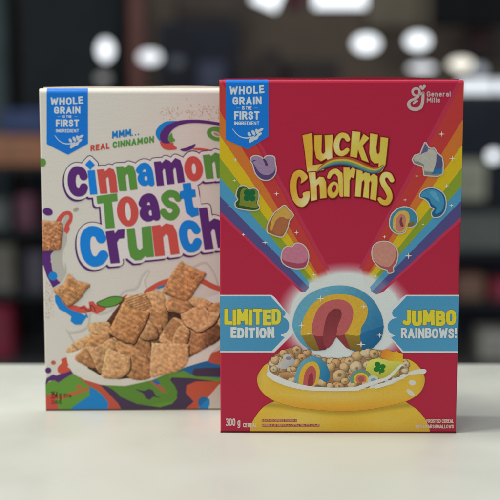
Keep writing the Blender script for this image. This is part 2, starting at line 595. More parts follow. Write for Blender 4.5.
# ------------------------------------------------------------------ tabletop and the wall far behind
def box_mesh(name, x0, x1, y0, y1, z0, z1, mat, parent=None, bev=0.0):
    V = [(x, y, z) for z in (z0, z1) for y in (y0, y1) for x in (x0, x1)]
    F = [(0, 2, 3, 1), (4, 5, 7, 6), (0, 1, 5, 4), (2, 6, 7, 3), (0, 4, 6, 2), (1, 3, 7, 5)]
    me = bpy.data.meshes.new(name); me.from_pydata(V, [], F); me.materials.append(mat)
    o = bpy.data.objects.new(name, me); COL.objects.link(o)
    if parent: o.parent = parent
    if bev:
        m = o.modifiers.new('bevel', 'BEVEL'); m.width = bev; m.segments = 3
    return o


table_mat = principled('white_laminate', tuple(lin((209, 212, 202))), rough=0.33, spec=0.45, noise=0.02, nscale=3.0, bump=0.05, bscale=900)
_nt = table_mat.node_tree                      # hand marks: the laminate is a little glossier in patches
_tc, _n, _r = _nt.nodes.new('ShaderNodeTexCoord'), _nt.nodes.new('ShaderNodeTexNoise'), _nt.nodes.new('ShaderNodeMapRange')
_n.inputs['Scale'].default_value = 11.0
_n.inputs['Detail'].default_value = 6.0
_r.inputs['From Min'].default_value, _r.inputs['From Max'].default_value = 0.35, 0.65
_r.inputs['To Min'].default_value, _r.inputs['To Max'].default_value = 0.24, 0.44
_nt.links.new(_tc.outputs['Object'], _n.inputs['Vector'])
_nt.links.new(_n.outputs['Fac'], _r.inputs['Value'])
_nt.links.new(_r.outputs['Result'], _nt.nodes['Principled BSDF'].inputs['Roughness'])
tag(box_mesh('tabletop', -1.0, 0.9, 0.12, 1.213, -0.032, 0.0, table_mat, bev=0.003), kind='structure')

# ------------------------------------------------------------------ the red carton
RW, RH, RD = 0.19250, 0.28600, 0.056
RX, RY, RYAW = -0.02417614, 0.95561279, -0.00993515
red = empty('cereal_box', (RX + math.cos(RYAW) * RW / 2, RY + math.sin(RYAW) * RW / 2, 0), RYAW)
tag(red, 'crimson cereal box with rainbow stripes and a gold pot, standing in front', 'cereal box')
R = Panel(red, RX, RY, RYAW, RW, RH, RD, bend=0.0030)
CRIM = (180, 38, 65)
carton('carton', RW, RH, RD, red, CRIM, 0.0030, (150, 40, 60), 'crimson_printed_carton')

# two fans of rainbow stripes, blending to white where they meet the burst
BC = (346.0, 317.0)


def burst(c, r0=1.0, r1=1.16, k=1.0):
    def f(X, Y):
        d = np.sqrt(((X - BC[0]) / 56.0) ** 2 + ((Y - BC[1]) / 44.0) ** 2)
        t = (d - r0) / (r1 - r0)
        return mix((206, 208, 206), c, 1 - (1 - np.clip(t, 0, 1)) * k)
    return f


def stripe(a0, a1, b0, b1, c, layer, k=1.0):
    # from the panel edge (a0..a1) to the burst (b0..b1)
    return (poly([a0, a1, b1, b0]), burst(c, k=k), layer)


left = [((219.5, 62), (190, 20), (328, 275), (327, 277), None)]
Lc = [(192, 58, 56), (204, 110, 44), (206, 174, 26), (130, 152, 42), (70, 146, 190), (80, 76, 134)]
Ls = [(211, 62), (205, 86.5), (205, 113.7), (205, 138), (205, 160), (205, 180.8), (205, 196.7), (205, 193)]
Le = [(328, 275), (321.6, 281), (319.8, 281), (314.4, 282), (309, 282), (309, 287.5), (304.5, 292.5), (303.5, 294)]
items = []
for k in range(6):
    items.append((poly([Ls[k], Ls[k + 1], Le[k + 1], Le[k]]), burst(Lc[k], 0.98, 1.12, 1.0 if k < 4 else 0.25), 2))
items.append((poly([(205, 196.7), (205, 201), (300.5, 291.5), (304.5, 292.5)]), (194, 48, 82), 1.6))
items.append((poly([(213, 62), (217, 62), (331, 272), (328, 275)]), burst((188, 50, 76)), 1.6))
R.add('rainbow_stripes', items, step=0.8)

Rs = [(479.4, 51), (479, 92.5), (479, 121), (479, 146.5), (479, 167), (479, 182.7), (479, 200)]
Re = [(362, 270), (364, 281), (364.2, 283), (367, 287), (370, 287), (371.4, 292), (377, 294.5)]
items = []
for k in range(6):
    items.append((poly([Rs[k], Rs[k + 1], Re[k + 1], Re[k]]), burst(Lc[k], 0.98, 1.12, 1.0 if k < 4 else 0.25), 2))
items.append((poly([(479, 200), (479, 205), (383, 292), (377, 294.5)]), (194, 48, 82), 1.6))
items.append((poly([(479.4, 51), (474, 51), (359, 268), (362, 270)]), burst((188, 50, 76)), 1.6))
R.add('rainbow_stripes', items, step=0.8)

# white burst behind the big marshmallow
outer = ell(BC[0], BC[1], 56 * 1.36, 44 * 1.36)
R.add('white_burst', [(outer, lambda X, Y: mix((206, 212, 212), CRIM, np.clip((np.sqrt(((X - BC[0]) / 56.0) ** 2 + ((Y - BC[1]) / 44.0) ** 2) - 0.99) / 0.27, 0, 1) ** 0.8), 1)], step=0.8)

# banners
b = R.add('banner', [
    (poly([(205, 294.8), (271.5, 294.8), (275, 297.5), (297, 325), (297, 330), (274.5, 352.4), (205, 352.4)]), (212, 218, 222), 3),
    ((poly([(205, 296.3), (270.6, 296.3), (284.5, 311.5), (281, 316), (281, 336), (285, 337), (271.8, 350.9), (205, 350.9)]) | ell(280.8, 325.6, 8.4, 8.8) | ell(280.5, 313.3, 5, 4)) & poly([(205, 290), (265, 290), (300, 325), (266, 357), (205, 357)]),
     grad((72, 148, 192), (66, 140, 186), 220, 296, 280, 350), 4)], step=0.5)
R.add('lettering', [
    (text_shape('LIMITED', 224.8, 280.6, 324.9, 309.0, w=.115, wave=0.4, grow=.4), (96, 120, 84), 5),
    (text_shape('LIMITED', 224.8, 280.6, 324.9, 309.0, w=.115, wave=0.4), (218, 204, 52), 6),
    (text_shape('EDITION', 230.8, 274.2, 338.0, 327.3, w=.125, wave=0.25, grow=.3), (90, 130, 160), 5),
    (text_shape('EDITION', 230.8, 274.2, 338.0, 327.3, w=.125, wave=0.25), (208, 214, 216), 6)], parent=b)
b = R.add('banner', [
    (poly([(475, 294.8), (406, 294.8), (402, 297.5), (387, 311), (384, 330), (402.2, 352.6), (475, 352.6)]), (212, 218, 222), 3),
    (poly([(475, 296.3), (406.5, 296.3), (394, 310), (397, 317), (397, 335), (391, 337.4), (403.4, 351.1), (475, 351.1)]) | ell(396.6, 326.8, 9, 8.6) | ell(397.4, 312.4, 5.6, 4.8, -40),
     grad((66, 142, 188), (72, 148, 192), 400, 296, 450, 350), 4)], step=0.5)
R.add('lettering', [
    (text_shape('JUMBO', 403.6, 455.8, 325.6, 310.0, w=.125, wave=0.4, grow=.4), (96, 120, 84), 5),
    (text_shape('JUMBO', 403.6, 455.8, 325.6, 310.0, w=.125, wave=0.4), (220, 202, 44), 6),
    (text_shape('RAINBOWS!', 401.0, 456.8, 338.2, 328.0, w=.105, wave=0.25, grow=.4), (90, 130, 160), 5),
    (text_shape('RAINBOWS!', 401.0, 456.8, 338.2, 328.0, w=.105, wave=0.25), (208, 214, 216), 6)], parent=b)

# pot of gold with cereal
k3 = lambda pts: C(250, 345, 5.556, pts)
k4 = lambda pts: C(330, 345, 5, pts)
potbody = poly([(290, 398), (274, 401.5), (264, 406.5), (256.5, 415), (251.5, 424), (249.6, 433), (252, 450), (340, 460), (428, 450), (430, 434), (426.8, 422), (419, 411.5), (409, 404), (395, 398), (340, 396)], smooth=True)
rim = poly([(268.5, 363), (260.8, 370.2), (257.3, 379.2), (260.8, 390), (273, 400), (295, 406.8), (322, 410), (345, 411), (366, 409.6), (390, 405.4), (408, 400.2), (420.5, 391.5), (424.6, 379),
            (419, 367), (407, 359), (395, 362), (345, 368), (285, 362)], smooth=True)


def potcol(X, Y):
    c = mix((222, 182, 56), (206, 158, 46), np.clip((Y - 408) / 26, 0, 1))
    hl = np.exp(-((X - 300) / 26) ** 2 - ((Y - 420) / 9) ** 2) * 0.5 + np.exp(-((X - 385) / 22) ** 2 - ((Y - 421) / 8) ** 2) * 0.25
    c = c * (1 - hl[:, None]) + np.array((232, 206, 110)) * hl[:, None]
    e = np.exp(-((Y - (403 + 9 * np.exp(-((X - 340) / 55) ** 2))) / 3.2) ** 2)
    return c * (1 - 0.2 * e[:, None])


def rimcol(X, Y):
    u = (Y - (392 + 5 * (1 - ((X - 341) / 84) ** 2))) / 13.0
    c = mix((232, 186, 56), (214, 148, 42), np.clip(u, 0, 1))
    hl = np.exp(-((X - 330) / 48) ** 2 - ((u + 0.05) / 0.45) ** 2) * 0.55 + np.exp(-((X - 264) / 6) ** 2 - ((Y - 380) / 9) ** 2) * 0.35
    c = c * (1 - hl[:, None]) + np.array((238, 207, 118)) * hl[:, None]
    e = np.clip((np.abs(X - 341) - 68) / 16, 0, 1) * 0.12
    return c * (1 - e[:, None])


pot = R.add('pot_picture', [(potbody, potcol, 7), (rim.grow(0.35), (190, 112, 34), 7.6), (rim, rimcol, 8)], step=0.8)
milk = poly([(268.5, 364), (267.6, 372), (271, 377), (281, 382.4), (291.4, 386.8), (309.4, 389.6), (330, 390), (356, 389.4), (376, 387.6), (390, 384.6), (400, 380), (409, 375.2), (418, 373.9), (424.5, 373.4), (426.4, 371.2),
             (424.6, 369), (416, 369.4), (408, 371.2), (407, 361), (396, 360), (345, 366), (290, 358), (272, 359)], smooth=True)
milkcol = grad((206, 202, 194), (218, 216, 210), 0, 360, 0, 392)
milks = [(milk, milkcol, 9), (ell(412.2, 382.6, 3.7, 2.7, 8), (206, 202, 190), 9), (ell(410.4, 392.4, 4.8, 2.2, 38), (204, 200, 184), 9)]
R.add('milk', milks, parent=pot, step=0.6)
cer, rng = [], random.Random(4)
bedp = poly([(271, 359), (270, 372), (283, 379), (300, 384), (320, 387.4), (345, 388), (372, 384), (384, 379), (395, 377), (407, 371), (408, 362), (398, 356), (386, 351), (372, 349.5), (358, 352.5), (345, 358), (330, 358), (314, 356), (303, 350.5), (296, 347), (284, 350)], smooth=True)
cer.append((bedp, grad((168, 128, 88), (150, 108, 70), 0, 350, 0, 388), 9.4))
OATS = [(330, 361, 5), (345, 362, 5.5), (318, 358.5, 4.6), (307, 353, 5), (297, 350, 5.6), (357, 356, 7), (366, 353, 7), (374, 354, 6), (349, 361, 6), (323, 361, 5), (336, 363, 6), (283.5, 353.5, 5), (275, 360, 5.4),
        (290, 357, 5.5), (302, 357.5, 5.5), (295.5, 363, 6), (274, 369, 4.6), (281, 376, 4.5), (292, 380, 4.6), (356, 367, 7.5), (344, 367, 5.5), (330.5, 367, 6.5), (324, 374, 6), (339, 375.5, 8.5), (322.2, 382.2, 6),
        (330, 386, 4.2), (339.5, 386.5, 5.8), (352.5, 384.5, 6.2), (366, 384, 5), (345, 381, 5), (405, 370.5, 4.4), (396, 374, 4.6), (406, 364.5, 4.4), (389, 377, 4), (398, 366, 4.6), (381, 381, 4)]
rng2 = random.Random(9)
small = []
while len(small) < 70:
    x, y = rng2.uniform(270, 409), rng2.uniform(346, 387)
    if bedp.f(np.array([[x]]), np.array([[y]]))[0, 0] < -1.8: small.append((x, y, rng2.uniform(3.4, 5.0)))
OATS = small + [(x, y, r * .84) for x, y, r in OATS]
for i, (x, y, r) in enumerate(OATS):
    ry = r * rng.uniform(0.72, 0.95)
    rot = rng.uniform(-35, 35)
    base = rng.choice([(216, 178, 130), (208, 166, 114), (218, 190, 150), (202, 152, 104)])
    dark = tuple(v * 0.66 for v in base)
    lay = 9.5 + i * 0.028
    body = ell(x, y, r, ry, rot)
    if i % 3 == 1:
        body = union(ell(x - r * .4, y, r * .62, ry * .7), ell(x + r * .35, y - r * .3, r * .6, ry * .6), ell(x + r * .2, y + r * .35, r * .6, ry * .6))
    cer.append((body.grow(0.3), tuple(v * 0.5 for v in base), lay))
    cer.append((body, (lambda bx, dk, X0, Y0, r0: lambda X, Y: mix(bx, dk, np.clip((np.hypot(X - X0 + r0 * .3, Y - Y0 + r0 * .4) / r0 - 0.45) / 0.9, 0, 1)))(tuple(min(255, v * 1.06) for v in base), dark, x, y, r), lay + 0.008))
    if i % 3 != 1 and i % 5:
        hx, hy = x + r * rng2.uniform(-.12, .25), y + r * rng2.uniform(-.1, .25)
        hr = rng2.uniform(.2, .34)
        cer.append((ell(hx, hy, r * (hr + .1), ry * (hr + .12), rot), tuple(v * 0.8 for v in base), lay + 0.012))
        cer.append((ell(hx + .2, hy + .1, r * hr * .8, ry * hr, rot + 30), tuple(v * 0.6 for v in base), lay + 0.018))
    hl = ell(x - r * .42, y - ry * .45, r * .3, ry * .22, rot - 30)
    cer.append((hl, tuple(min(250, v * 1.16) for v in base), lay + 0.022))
cer.append((ell(287, 374.8, 8.2, 2.8, 4), grad((196, 148, 98), (160, 110, 70), 0, 372, 0, 378), 12.6))
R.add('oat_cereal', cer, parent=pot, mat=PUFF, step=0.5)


def rb_small(cx, cy, s, lay, rot=0):
    k = lambda pts: [(cx + x * s, cy + y * s) for x, y in pts]
    return [(poly(k([(-1, .62), (-1.0, .1), (-.72, -.5), (-.2, -.86), (.35, -.85), (.8, -.45), (1, .1), (.95, .5), (.75, .62), (.4, .45), (.1, .9), (-.6, .95)]), smooth=True), grad((96, 158, 178), (34, 116, 166), cx - s * .6, cy - s * .3, cx + s * .9, cy + s * .4), lay),
            (poly(k([(-.82, .72), (-.74, .05), (-.45, -.42), (0, -.6), (.3, -.42), (.42, 0), (.32, .6), (0, .9), (-.5, .93)]), smooth=True), (214, 168, 48), lay + .1),
            (poly(k([(-.55, .75), (-.46, .1), (-.22, -.28), (.02, -.32), (.2, 0), (.14, .6), (-.1, .9), (-.35, .9)]), smooth=True), (186, 84, 84), lay + .2),
            (poly(k([(-.28, .82), (-.2, .2), (-.02, .1), (.04, .5), (-.02, .85)]), smooth=True), (146, 56, 62), lay + .3)]


mm = rb_small(312.6, 371.5, 17, 13)
mm += [(union(ell(283.5, 365, 5.5, 4), ell(290, 361.5, 5, 4.2), ell(287, 357, 4, 3)), grad((196, 190, 186), (160, 158, 164), 280, 358, 294, 368), 12.8), (ell(288.5, 358.2, 2.8, 1.8), (128, 128, 150), 12.9)]
mm += [(poly([(366, 372), (368, 362), (375, 358.5), (384, 359), (391, 361), (403, 362), (400, 368), (396, 375), (386, 378.5), (374, 377)], smooth=True), grad((206, 206, 92), (176, 170, 50), 380, 360, 384, 379), 13)]
mm += [(union(ell(377.5, 364.2, 3, 2.5), ell(382.6, 366.4, 3, 2.4), ell(376.6, 369.2, 3.2, 2.5), ell(382, 370.4, 2.6, 2.2), stroke([(379, 367), (380, 373.5)], .7)), (36, 118, 44), 13.2)]
mm += [(poly([(380.5, 357), (382, 350.5), (387, 349), (392, 351.6), (397, 351), (398.8, 352.6), (403, 353.4), (402.6, 357), (404, 361), (396, 364), (388, 360)]), grad((222, 122, 40), (226, 178, 38), 382, 352, 396, 358), 12.9)]
for q, c in ((11, (90, 140, 160)), (9, (110, 150, 70)), (7.2, (214, 184, 60)), (5.4, (206, 110, 80)), (3.2, (170, 84, 84))):
    mm.append((ell(361, 379, q, q * .88) & poly([(340, 360), (385, 360), (385, 380.5), (340, 384)]), c, 13.0 + (11 - q) * .05))
mm += [(ell(373, 380, 5.6, 5), (192, 194, 186), 13.5), (ell(373.5, 380.6, 3, 2.6), (110, 160, 172), 13.6)]
R.add('marshmallow_pieces', mm, parent=pot, step=0.4)
ml = [stroke([(358, 388), (372, 383), (386, 378.5), (392, 374), (400, 366), (403, 365)], [2.2, 1.8, 1.6, 1.4, 1.2, .7]),
      stroke([(376, 386.5), (388, 383), (396, 379), (403, 378)], [2, 1.8, 1.5, .8]),
      stroke([(269, 374), (276, 378.5), (290, 384), (309, 388), (335, 389.2), (358, 388.4)], [2.6, 3.0, 2.8, 2.2, 1.8, 2.0])]
R.add('milk', [(union(*ml), (216, 214, 208), 13.9)], parent=pot, step=0.4)

# the jumbo rainbow marshmallow picture
J = lambda pts: C(280, 275, 4, pts)


def grainy(f, amp=5, seed=1):
    def g(X, Y):
        c = f(X, Y) if callable(f) else np.tile(np.array(f, float), (len(X), 1))
        r = np.sin(X * 7.1 + seed) * np.sin(Y * 6.3 + 2 * seed) + np.sin(X * 3.7 - Y * 4.9)
        return np.clip(c + amp * 0.5 * r[:, None], 0, 255)
    return g


jm = [(poly(J([(50, 190), (68, 130), (108, 82), (170, 52), (240, 42), (310, 55), (368, 95), (402, 150), (414, 205), (404, 255), (372, 290), (330, 306), (292, 303), (262, 285), (240, 262), (225, 246), (208, 268), (180, 298), (125, 300), (82, 270), (56, 228)]), smooth=True),
       grainy(grad((92, 160, 188), (34, 104, 156), 320, 300, 378, 352), 6), 7),
      (poly(J([(318, 238), (350, 224), (414, 205), (404, 255), (372, 290), (330, 306), (318, 296)]), smooth=False, rnd=.3), grainy(grad((40, 112, 162), (28, 88, 140), 360, 330, 380, 350), 5), 7.2),
      (poly(J([(84, 236), (318, 236), (326, 306), (268, 292), (240, 262), (225, 246), (208, 268), (180, 298), (140, 302), (110, 284)]), rnd=.2), grainy(grad((150, 124, 44), (128, 96, 40), 0, 334, 0, 350), 6), 7.4),
      (poly(J([(132, 236), (236, 236), (225, 250), (206, 272), (180, 300), (158, 300)])), grainy(grad((142, 54, 62), (122, 46, 56), 0, 334, 0, 350), 6), 7.6),
      (poly(J([(222, 236), (256, 234), (284, 300), (262, 288), (240, 264), (225, 248)])), grainy((140, 58, 60), 6), 7.6),
      (poly(J([(84, 240), (86, 205), (98, 165), (130, 115), (190, 82), (260, 77), (320, 95), (350, 128), (346, 172), (324, 212), (316, 242), (250, 236), (180, 240), (120, 238)]), smooth=True), grainy((208, 164, 48), 9, 3), 7.8),
      (poly(J([(131, 238), (138, 165), (168, 118), (218, 98), (264, 104), (291, 135), (288, 185), (258, 236), (215, 242)]), smooth=True), grainy((186, 88, 92), 9, 5), 8.0),
      (poly(J([(172, 250), (184, 175), (210, 138), (240, 138), (246, 165), (232, 200), (226, 236), (214, 268), (188, 292)]), smooth=True), grainy(grad((128, 52, 58), (146, 60, 68), 0, 312, 0, 340), 8, 7), 8.2)]
jr = R.add('marshmallow_picture', jm, mat=PUFF, step=0.45)
tag(jr, label='large half round rainbow marshmallow at the centre')

# small marshmallows with white sticker borders
EDGE = (196, 184, 178)


def sticker(shapes, base, label, lay=9):
    it = [(base.grow(1.15), EDGE, lay)]
    for i, (s, c) in enumerate(shapes): it.append((s, grainy(c, 5, i), lay + 1 + i * 0.2))
    o = R.add('marshmallow_picture', it, mat=PUFF, step=0.35)
    tag(o, label=label)


h = lambda pts: C(255, 150, 8.333, pts)
b0 = poly(h([(-36, 88), (-22, 58), (10, 50), (45, 60), (72, 76), (92, 56), (125, 50), (158, 62), (162, 95), (172, 150), (164, 200), (132, 236), (88, 248), (42, 232), (6, 190), (-10, 140), (-20, 110)]), smooth=True)
sticker([(b0, (84, 66, 122)), (poly(h([(-36, 86), (-22, 58), (10, 50), (45, 60), (72, 76), (92, 56), (125, 50), (158, 62), (164, 100), (168, 145), (152, 185), (105, 208), (58, 200), (22, 168), (0, 130), (-16, 108)]), smooth=True), (150, 124, 158)),
         (stroke(h([(74, 78), (86, 96), (96, 122)]), [1, 1.2, 1.3]), (84, 56, 104)), (stroke(h([(-20, 98), (-10, 88), (2, 84)]), .5), (84, 56, 104))], b0, 'purple horseshoe shaped marshmallow')
g = lambda pts: C(215, 155, 8.333, pts)
b0 = poly(g([(172, 400), (195, 370), (180, 340), (190, 290), (215, 262), (255, 262), (280, 285), (325, 280), (355, 300), (362, 350), (350, 400), (368, 440), (330, 458), (250, 452), (185, 435)]), smooth=True)
sticker([(b0, (52, 84, 34)), (poly(g([(205, 395), (215, 300), (250, 272), (280, 290), (325, 284), (354, 304), (358, 350), (345, 400), (362, 432), (320, 438), (240, 425), (200, 415)]), smooth=True), (118, 128, 48)),
         (union(*[ell(*g([p])[0], 3.1) for p in ((265, 312), (312, 312), (265, 358), (312, 360), (288, 336))]), (20, 100, 58))], b0, 'green hat shaped marshmallow with a clover')
t = lambda pts: C(270, 200, 8.333, pts)
b0 = poly(t([(-20, 260), (-10, 190), (40, 110), (70, 85), (120, 48), (150, 80), (190, 125), (160, 165), (140, 240), (105, 300), (60, 298), (10, 280)]), smooth=True)
sticker([(b0, (150, 92, 50)), (poly(t([(20, 150), (60, 95), (120, 52), (148, 84), (184, 122), (150, 160), (100, 140), (50, 170), (20, 250), (0, 240)]), smooth=True), (198, 152, 66)),
         (poly(t([(20, 250), (55, 165), (95, 142), (150, 170), (130, 240), (100, 285), (50, 285)]), smooth=True), (166, 98, 62))], b0, 'amber hourglass shaped marshmallow')
b0 = poly(t([(98, 470), (115, 410), (150, 388), (185, 395), (215, 365), (260, 368), (300, 405), (318, 460), (310, 520), (285, 560), (210, 568), (140, 545), (104, 510)]), smooth=True)
sticker([(b0, (158, 68, 92)), (poly(t([(98, 465), (115, 410), (150, 388), (185, 397), (215, 367), (260, 368), (298, 405), (316, 455), (300, 508), (250, 528), (180, 520), (112, 500)]), smooth=True), (190, 112, 136))], b0, 'pink heart shaped marshmallow')
u = lambda pts: C(405, 150, 8.333, pts)
b0 = poly(u([(68, 80), (85, 50), (130, 38), (148, -5), (168, -55), (192, -15), (215, -5), (240, -8), (262, 25), (300, 60), (312, 110), (308, 195), (270, 212), (165, 205), (155, 130), (105, 115), (80, 105)]), smooth=False, rnd=.4)
sticker([(b0, (122, 126, 124)), (poly(u([(72, 72), (90, 50), (135, 40), (190, -5), (240, 0), (262, 30), (262, 90), (235, 180), (165, 175), (158, 118), (110, 90), (85, 92)]), rnd=.3), (176, 172, 162)),
         (poly(u([(265, 35), (305, 65), (308, 120), (300, 165), (240, 175), (262, 100)]), rnd=.3), (82, 82, 128)), (poly(u([(245, 165), (304, 155), (302, 192), (225, 200)]), rnd=.3), (46, 112, 160)),
         (poly(u([(136, 30), (150, 0), (168, -48), (190, -10), (185, 10)]), rnd=.2), (92, 92, 140))], b0, 'grey and blue unicorn head shaped marshmallow')
b0 = poly(u([(125, 385), (150, 340), (210, 318), (270, 330), (320, 370), (338, 430), (330, 500), (290, 550), (235, 555), (225, 520), (245, 490), (215, 470), (195, 430), (165, 405)]), smooth=True)
sticker([(b0, (34, 92, 142)), (poly(u([(130, 382), (155, 345), (215, 325), (270, 340), (312, 380), (325, 440), (310, 500), (270, 530), (250, 520), (262, 480), (225, 450), (200, 405), (165, 392)]), smooth=True), (60, 138, 182)),
         (poly(u([(205, 350), (245, 345), (270, 380), (290, 430), (262, 420), (225, 385)]), smooth=True), (84, 156, 194))], b0, 'blue crescent moon shaped marshmallow')
w = lambda pts: C(360, 200, 8.333, pts)
b0 = poly(w([(250, 200), (262, 130), (310, 80), (370, 60), (430, 80), (470, 130), (470, 190), (435, 220), (388, 225), (370, 265), (320, 278), (270, 250)]), smooth=True)
sticker([(b0, (60, 128, 160)), (poly(w([(272, 215), (280, 145), (320, 98), (370, 88), (405, 110), (412, 170), (396, 215), (368, 262), (320, 272), (285, 250)]), smooth=True), (206, 164, 70)),
         (poly(w([(298, 225), (302, 160), (330, 122), (365, 122), (382, 160), (376, 205), (360, 250), (320, 262)]), smooth=True), (190, 118, 100)),
         (stroke(w([(345, 150), (340, 180), (350, 210)]), [1, 1.4, 1.6]), (132, 60, 62)), (poly(w([(400, 195), (455, 180), (440, 212), (398, 222)]), rnd=.2), (130, 96, 44))], b0, 'small half round rainbow marshmallow on the right stripes')
b0 = poly(w([(103, 450), (115, 385), (165, 352), (235, 352), (290, 390), (312, 450), (300, 520), (272, 560), (275, 595), (240, 605), (225, 580), (170, 560), (120, 510)]), smooth=True)
sticker([(b0, (168, 84, 82)), (poly(w([(105, 450), (117, 388), (165, 354), (235, 354), (288, 392), (300, 450), (282, 510), (240, 555), (175, 545), (120, 505)]), smooth=True), (194, 130, 116))], b0, 'peach balloon shaped marshmallow')

# sparkles
sp = [star4(*p) for p in ((235.4, 159.8, 3), (234.4, 180.4, 2.4), (276.6, 193.8, 3.2), (243.4, 234.4, 2.6), (265, 242.4, 3.2), (296.4, 232.4, 3), (314, 274.6, 3), (441.5, 134, 3.8), (452.3, 158.4, 3.6), (416.8, 176, 2.6), (446.6, 185.8, 3.4),
                                (405, 199.8, 2.6), (451.3, 205.4, 2.8), (423, 224.3, 2), (384.4, 236.8, 2.6), (408.5, 255.8, 4.4), (375.2, 276, 3.8), (320.4, 298.4, 4.2), (301.6, 325, 4.2), (308.7, 333.6, 2.6),
                                (363.8, 306.5, 4), (361, 344.2, 5), (379.6, 335, 3.8), (229, 206, 1.5))]
for s in sp: R.add('sparkle', [(s, (216, 210, 200), 14)], step=0.3)

# badge
badge(R, 225.9, 268.2, 60, 139.4, 136.4, (247.8, 149.2),
      dict(rows=[(('WHOLE', 229.3, 264.3, 95.0, 87.0), dict(rise=1.4, w=.11, fan=-.6, arc=-.7)),
                 (('GRAIN', 232.6, 261.6, 105.0, 97.0), dict(rise=.4, w=.11, arc=-.3)),
                 (('IS THE', 242, 251.6, 109.8, 106.2), dict(w=.09)),
                 (('FIRST', 234.2, 259.4, 119.6, 111.2), dict(w=.11)),
                 (('INGREDIENT', 234.2, 259.4, 125.1, 121.3), dict(w=.09))],
           dashes=[(236.3, 239.8, 108), (254.2, 257.8, 108)]), (232.5, 128.3, 30.0), 5)

# manufacturer's emblem: looped letters with a heart
S5 = lambda pts: C(400, 76, 7.69, pts)
GR = (188, 170, 168)
em = [(stroke(S5([(178, 128), (176, 165), (172, 205), (158, 240), (120, 256), (80, 245), (66, 215), (80, 190), (110, 176), (136, 160), (150, 128), (146, 105), (122, 95), (100, 108), (98, 130), (112, 148), (136, 150)]), [1.2, 1.5, 1.6, 1.7, 1.8, 1.7, 1.6, 1.4, 1.3, 1.3, 1.2, 1.2, 1.3, 1.3, 1.2, 1.1, .9]), GR, 6),
      (stroke(S5([(104, 212), (118, 196), (134, 192)]), [1.0, 1.2, .8]), GR, 6),
      (stroke(S5([(150, 150), (168, 132), (180, 128)]), [.6, .9, 1.1]), GR, 6),
      (union(stroke(S5([(160, 84), (174, 104)]), [1.5, .7]), stroke(S5([(186, 80), (174, 104)]), [1.6, .7])), GR, 6)]
e = R.add('brand_emblem', em, step=0.2)
R.add('lettering', [(text_shape('General', 426.6, 450.6, 96.6, 91.4, w=.09), GR, 6), (text_shape('Mills', 426.6, 440.2, 102.4, 97.4, w=.09), GR, 6)], parent=e)

# weights and description
R.add('lettering', [(text_shape('300 g', 225.9, 240.2, 425.9, 418.2, w=.075), (210, 180, 176), 8.6), (text_shape('CEREAL', 243.2, 256.8, 427.2, 422.8, w=.085), (216, 190, 172), 8.6)])
R.add('lettering', [(text_shape('FROSTED CEREAL', 426.5, 453.6, 423.0, 419.0, w=.095), (206, 178, 160), 8.6), (text_shape('WITH MARSHMALLOWS', 415.2, 453.6, 428.2, 424.4, w=.095), (206, 178, 160), 8.6)])
fine = []
rf = random.Random(2)
for (x0, x1, y) in ((261.7, 297.0, 420.4), (261.7, 319.5, 425.2)):
    x = x0
    fine.append((poly([(x0, y - 1.4), (x1, y - 1.4), (x1, y + 1.4), (x0, y + 1.4)]), (150, 66, 48), 8.3))
    x += .6
    while x < x1 - 1.4:                      # type too small to read: letter-sized marks
        wd = rf.uniform(0.9, 1.3)
        for q in rf.sample([((0, -1), (0, 1)), ((1, -1), (1, 1)), ((0, -1), (1, -1)), ((0, 1), (1, 1)), ((0, 0), (1, 0))], 3):
            fine.append((stroke([(x + q[0][0] * wd * .8, y + q[0][1] * .85), (x + q[1][0] * wd * .8, y + q[1][1] * .85)], .2, smooth=False), (214, 150, 128), 8.6))
        x += wd + rf.choice([0.3, 0.3, 0.3, 0.9])
R.add('fine_print', fine, step=0.6)
R.add('bottom_edge_shadow', [(poly([(205, 431.0), (475, 431.6), (475, 440), (205, 440)]), (88, 20, 34), 9)], step=0.8)  # shadow at the bottom flap edge, painted as a dark maroon strip

